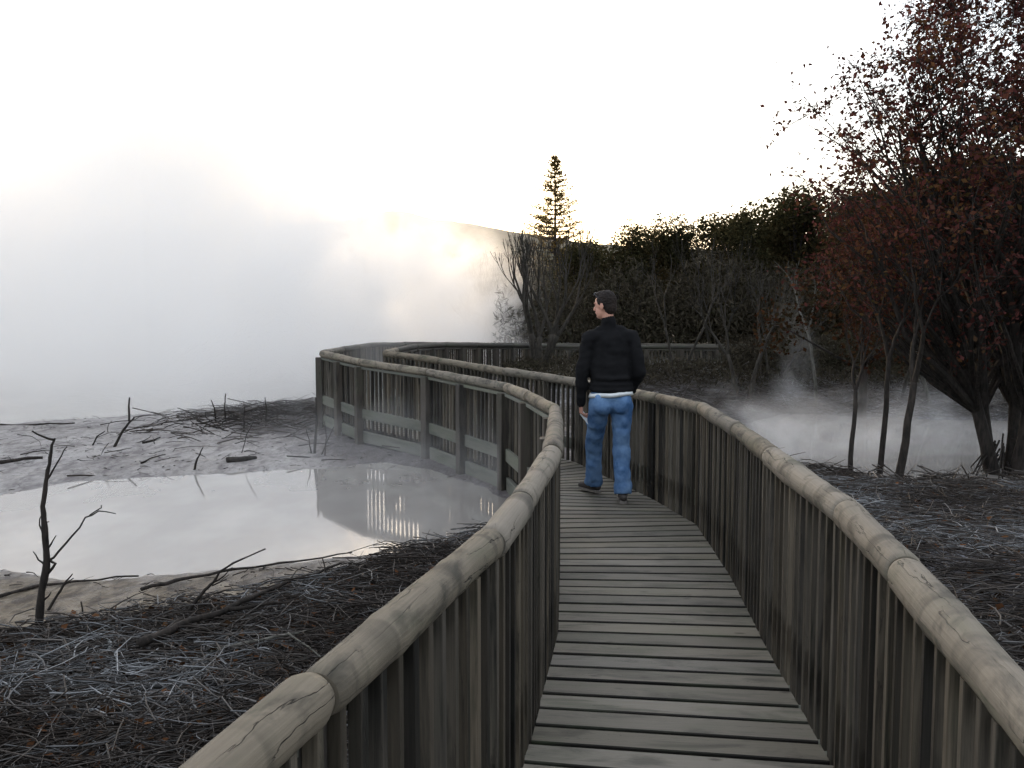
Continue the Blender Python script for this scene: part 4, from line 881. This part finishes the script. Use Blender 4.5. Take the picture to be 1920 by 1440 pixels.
# folded leaflet in his left hand
lf = MB(); hp = WrL + Vector((0.03, 0.02, -0.095)); e1 = Vector((0.62, 0.1, -0.78)).normalized(); e2 = e1.cross(Vector((0.5, -1, 0.2)).normalized()).normalized(); nn = e1.cross(e2)
lf.box(hp - e1 * 0.02, hp + e1 * 0.16, e2, nn, 0.022, 0.0025, c=0.0008); lo = lf.build('leaflet', SHIRT); lo.location = (pX, pY, pz); tag(lo, 'narrow folded white leaflet held in the left hand of the walking man', 'leaflet')

# ------------------------------------------------------------------ steam
def steam_box(name, lo, hi, label, fn, aniso=0.3, col=(0.97, 0.98, 1.0), rate=0.0):
    v = [(x, y, z) for x in (lo[0], hi[0]) for y in (lo[1], hi[1]) for z in (lo[2], hi[2])]
    f = [(0, 1, 3, 2), (4, 6, 7, 5), (0, 4, 5, 1), (2, 3, 7, 6), (0, 2, 6, 4), (1, 5, 7, 3)]
    b = NB(name + '_volume'); tc = b.n('TexCoord').outputs['Object']; xyz = b.n('SeparateXYZ', i_0=tc)
    d = fn(b, tc, *xyz.outputs)
    pv = b.n('VolumePrincipled', i_Color=(*col, 1), i_Anisotropy=aniso); b.l(d, pv.inputs['Density']); b.l(pv.outputs[0], b.out.inputs['Volume'])
    if rate: b.m.cycles.volume_step_rate = rate
    me = bpy.data.meshes.new(name); me.from_pydata(v, [], f); me.materials.append(b.m); o = bpy.data.objects.new(name, me); COL.objects.link(o)
    return tag(o, label, 'steam', None, 'stuff')
def f_lake(b, tc, X, Y, Z):
    n = b.noise(b.map(tc, (0.14, 0.12, 0.13)), 1, 5, 0.6, 1.2); n2 = b.noise(b.map(tc, (0.5, 0.35, 0.48), (3, 1, 7)), 1, 4, 0.65, 1.0)
    nn = b.math('SUBTRACT', b.math('ADD', b.math('MULTIPLY', n, 0.62), b.math('MULTIPLY', n2, 0.38)), 0.5)
    xs = b.math('ADD', X, b.math('MULTIPLY', Z, 0.62))                     # the bank leans left with height
    bank = b.math('MULTIPLY', b.mrange(xs, -8.0, 1.6, 1, 0, True), b.mrange(Z, 0.0, 15.0, 1, 0))
    front = b.mrange(b.math('ADD', Y, b.math('MULTIPLY', X, 0.55)), 9.6, 15.5, 0, 1, True)
    cx_ = b.math('ADD', b.math('ADD', X, 10.5), b.math('MULTIPLY', Z, 0.16)); pl = b.mrange(b.math('ABSOLUTE', cx_), 0.5, 12.0, 1, 0)
    pl = b.math('MULTIPLY', pl, b.mrange(Z, 3, 24, 1, 0.7)); pl = b.math('MULTIPLY', pl, b.mrange(b.math('ABSOLUTE', b.math('SUBTRACT', Y, 34)), 2, 18, 1, 0.1))
    shape = b.math('MAXIMUM', bank, b.math('MULTIPLY', pl, 1.12))
    th = b.math('ADD', b.math('MULTIPLY', nn, 4.6), b.math('MULTIPLY', shape, 1.7))
    low = b.mrange(Z, 2.0, 9.0, 1.0, 1.0, True); dd = b.math('MULTIPLY', b.math('MULTIPLY', b.mrange(th, 0.30, 1.7), b.mrange(shape, 0, .45, 0, 1, True)), low)
    veil_ = b.math('MULTIPLY', b.mrange(xs, 0.0, 4.5, 1, 0, True), b.mrange(Z, 3.0, 16.0, 0.09, 0)); veil_ = b.math('MULTIPLY', veil_, b.mrange(nn, -0.12, 0.12, 0.25, 1.5))
    dd = b.math('MULTIPLY', b.math('ADD', dd, b.math('MULTIPLY', veil_, b.mrange(Y, 26, 36))), front)
    return b.math('MULTIPLY', dd, 0.24)
steam_box('lake_steam', (-34, 15.5, WL + 0.01), (5.5, 52, 24), 'thick white steam rising off the hot lake behind the mud flat', f_lake, 0.42, (1, 1, 1), rate=0.36)
def f_billow(b, tc, X, Y, Z):
    n = b.noise(b.map(tc, (0.42, 0.36, 0.46), (2, 5, 1)), 1, 5, 0.62, 0.9)
    xs = b.math('ADD', X, b.math('MULTIPLY', Z, 0.75)); e = b.math('MULTIPLY', b.mrange(xs, -0.5, 2.6, 1, 0), b.mrange(X, -9.0, -7.0, 0, 1, True))
    e = b.math('MULTIPLY', e, b.mrange(Z, 2.8, 5.8, 1, 0, True)); e = b.math('MULTIPLY', e, b.math('MULTIPLY', b.mrange(Y, 23.0, 25.5, 0, 1, True), b.mrange(Y, 30, 33, 1, 0, True)))
    d = b.mrange(b.math('ADD', n, b.math('MULTIPLY', e, 0.13)), 0.57, 0.66); return b.math('MULTIPLY', b.math('MULTIPLY', d, b.mrange(e, 0, 0.3)), 0.48)
steam_box('steam_billow', (-9.0, 23.0, WL + 0.02), (2.8, 33.0, 6.8), 'billowing puffs of steam in front of the hill and the left end of the wood', f_billow, 0.5, (1, 1, 1), rate=0.35)
def f_pool(b, tc, X, Y, Z):
    n = b.noise(b.map(tc, (0.8, 0.6, 1.2)), 1, 4, 0.6, 1.0); d = b.mrange(b.math('SUBTRACT', n, b.math('MULTIPLY', Z, 0.16)), 0.44, 0.72)
    e = b.math('MULTIPLY', b.mrange(X, 2.6, 3.6, 0, 1, True), b.mrange(X, 6.6, 8.0, 1, 0, True)); e = b.math('MULTIPLY', e, b.math('MULTIPLY', b.mrange(Y, 10.7, 11.8, 0, 1, True), b.mrange(Y, 15.5, 17.5, 1, 0, True)))
    e = b.math('MULTIPLY', e, b.mrange(Z, 0.0, 0.8, 1, 0, True)); return b.math('MULTIPLY', b.math('MULTIPLY', d, e), 0.36)
steam_box('pool_steam', (2.5, 10.6, WL + 0.01), (8.2, 17.6, 1.0), 'low grey steam hugging the pool right of the boardwalk', f_pool, 0.2, rate=0.35)
def f_wisp(b, tc, X, Y, Z):
    n = b.noise(b.map(tc, (1.0, 1.0, 0.8)), 1, 4, 0.6, 1.0)
    cx_ = b.math('SUBTRACT', X, b.math('ADD', 5.35, b.math('MULTIPLY', b.math('SINE', b.math('MULTIPLY', Z, 2.0)), 0.15))); rr = b.math('ADD', b.math('ABSOLUTE', cx_), b.math('MULTIPLY', b.math('ABSOLUTE', b.math('SUBTRACT', Y, 18)), 0.6))
    d = b.mrange(b.math('SUBTRACT', n, b.math('MULTIPLY', rr, 0.55)), 0.28, 0.62); d = b.math('MULTIPLY', d, b.mrange(Z, 0.4, 2.4, 1, 0, True)); return b.math('MULTIPLY', d, 0.3)
steam_box('steam_wisp', (4.2, 17.0, -0.3), (6.6, 19.0, 2.4), 'faint wisp of steam rising before the dark wood', f_wisp, 0.2, rate=0.4)
def f_near(b, tc, X, Y, Z):
    n = b.noise(b.map(tc, (0.9, 0.7, 1.3), (4, 4, 0)), 1, 4, 0.6, 1.0); e = b.math('MULTIPLY', b.mrange(X, -3.6, -2.4, 0, 1, True), b.mrange(Y, 13.5, 12.0, 0, 1, True)); e = b.math('MULTIPLY', e, b.mrange(b.math('ADD', Y, X), 6.2, 8.2, 0, 1, True))
    e = b.math('MULTIPLY', e, b.mrange(Z, 0.0, 0.75, 1, 0, True)); return b.math('MULTIPLY', b.math('MULTIPLY', b.mrange(n, 0.42, 0.75), e), 0.16)
steam_box('shore_steam', (-3.7, 7.0, WL + 0.01), (-0.12, 13.6, 0.8), 'thin steam drifting off the pool against the railing posts', f_near, 0.2, rate=0.4)
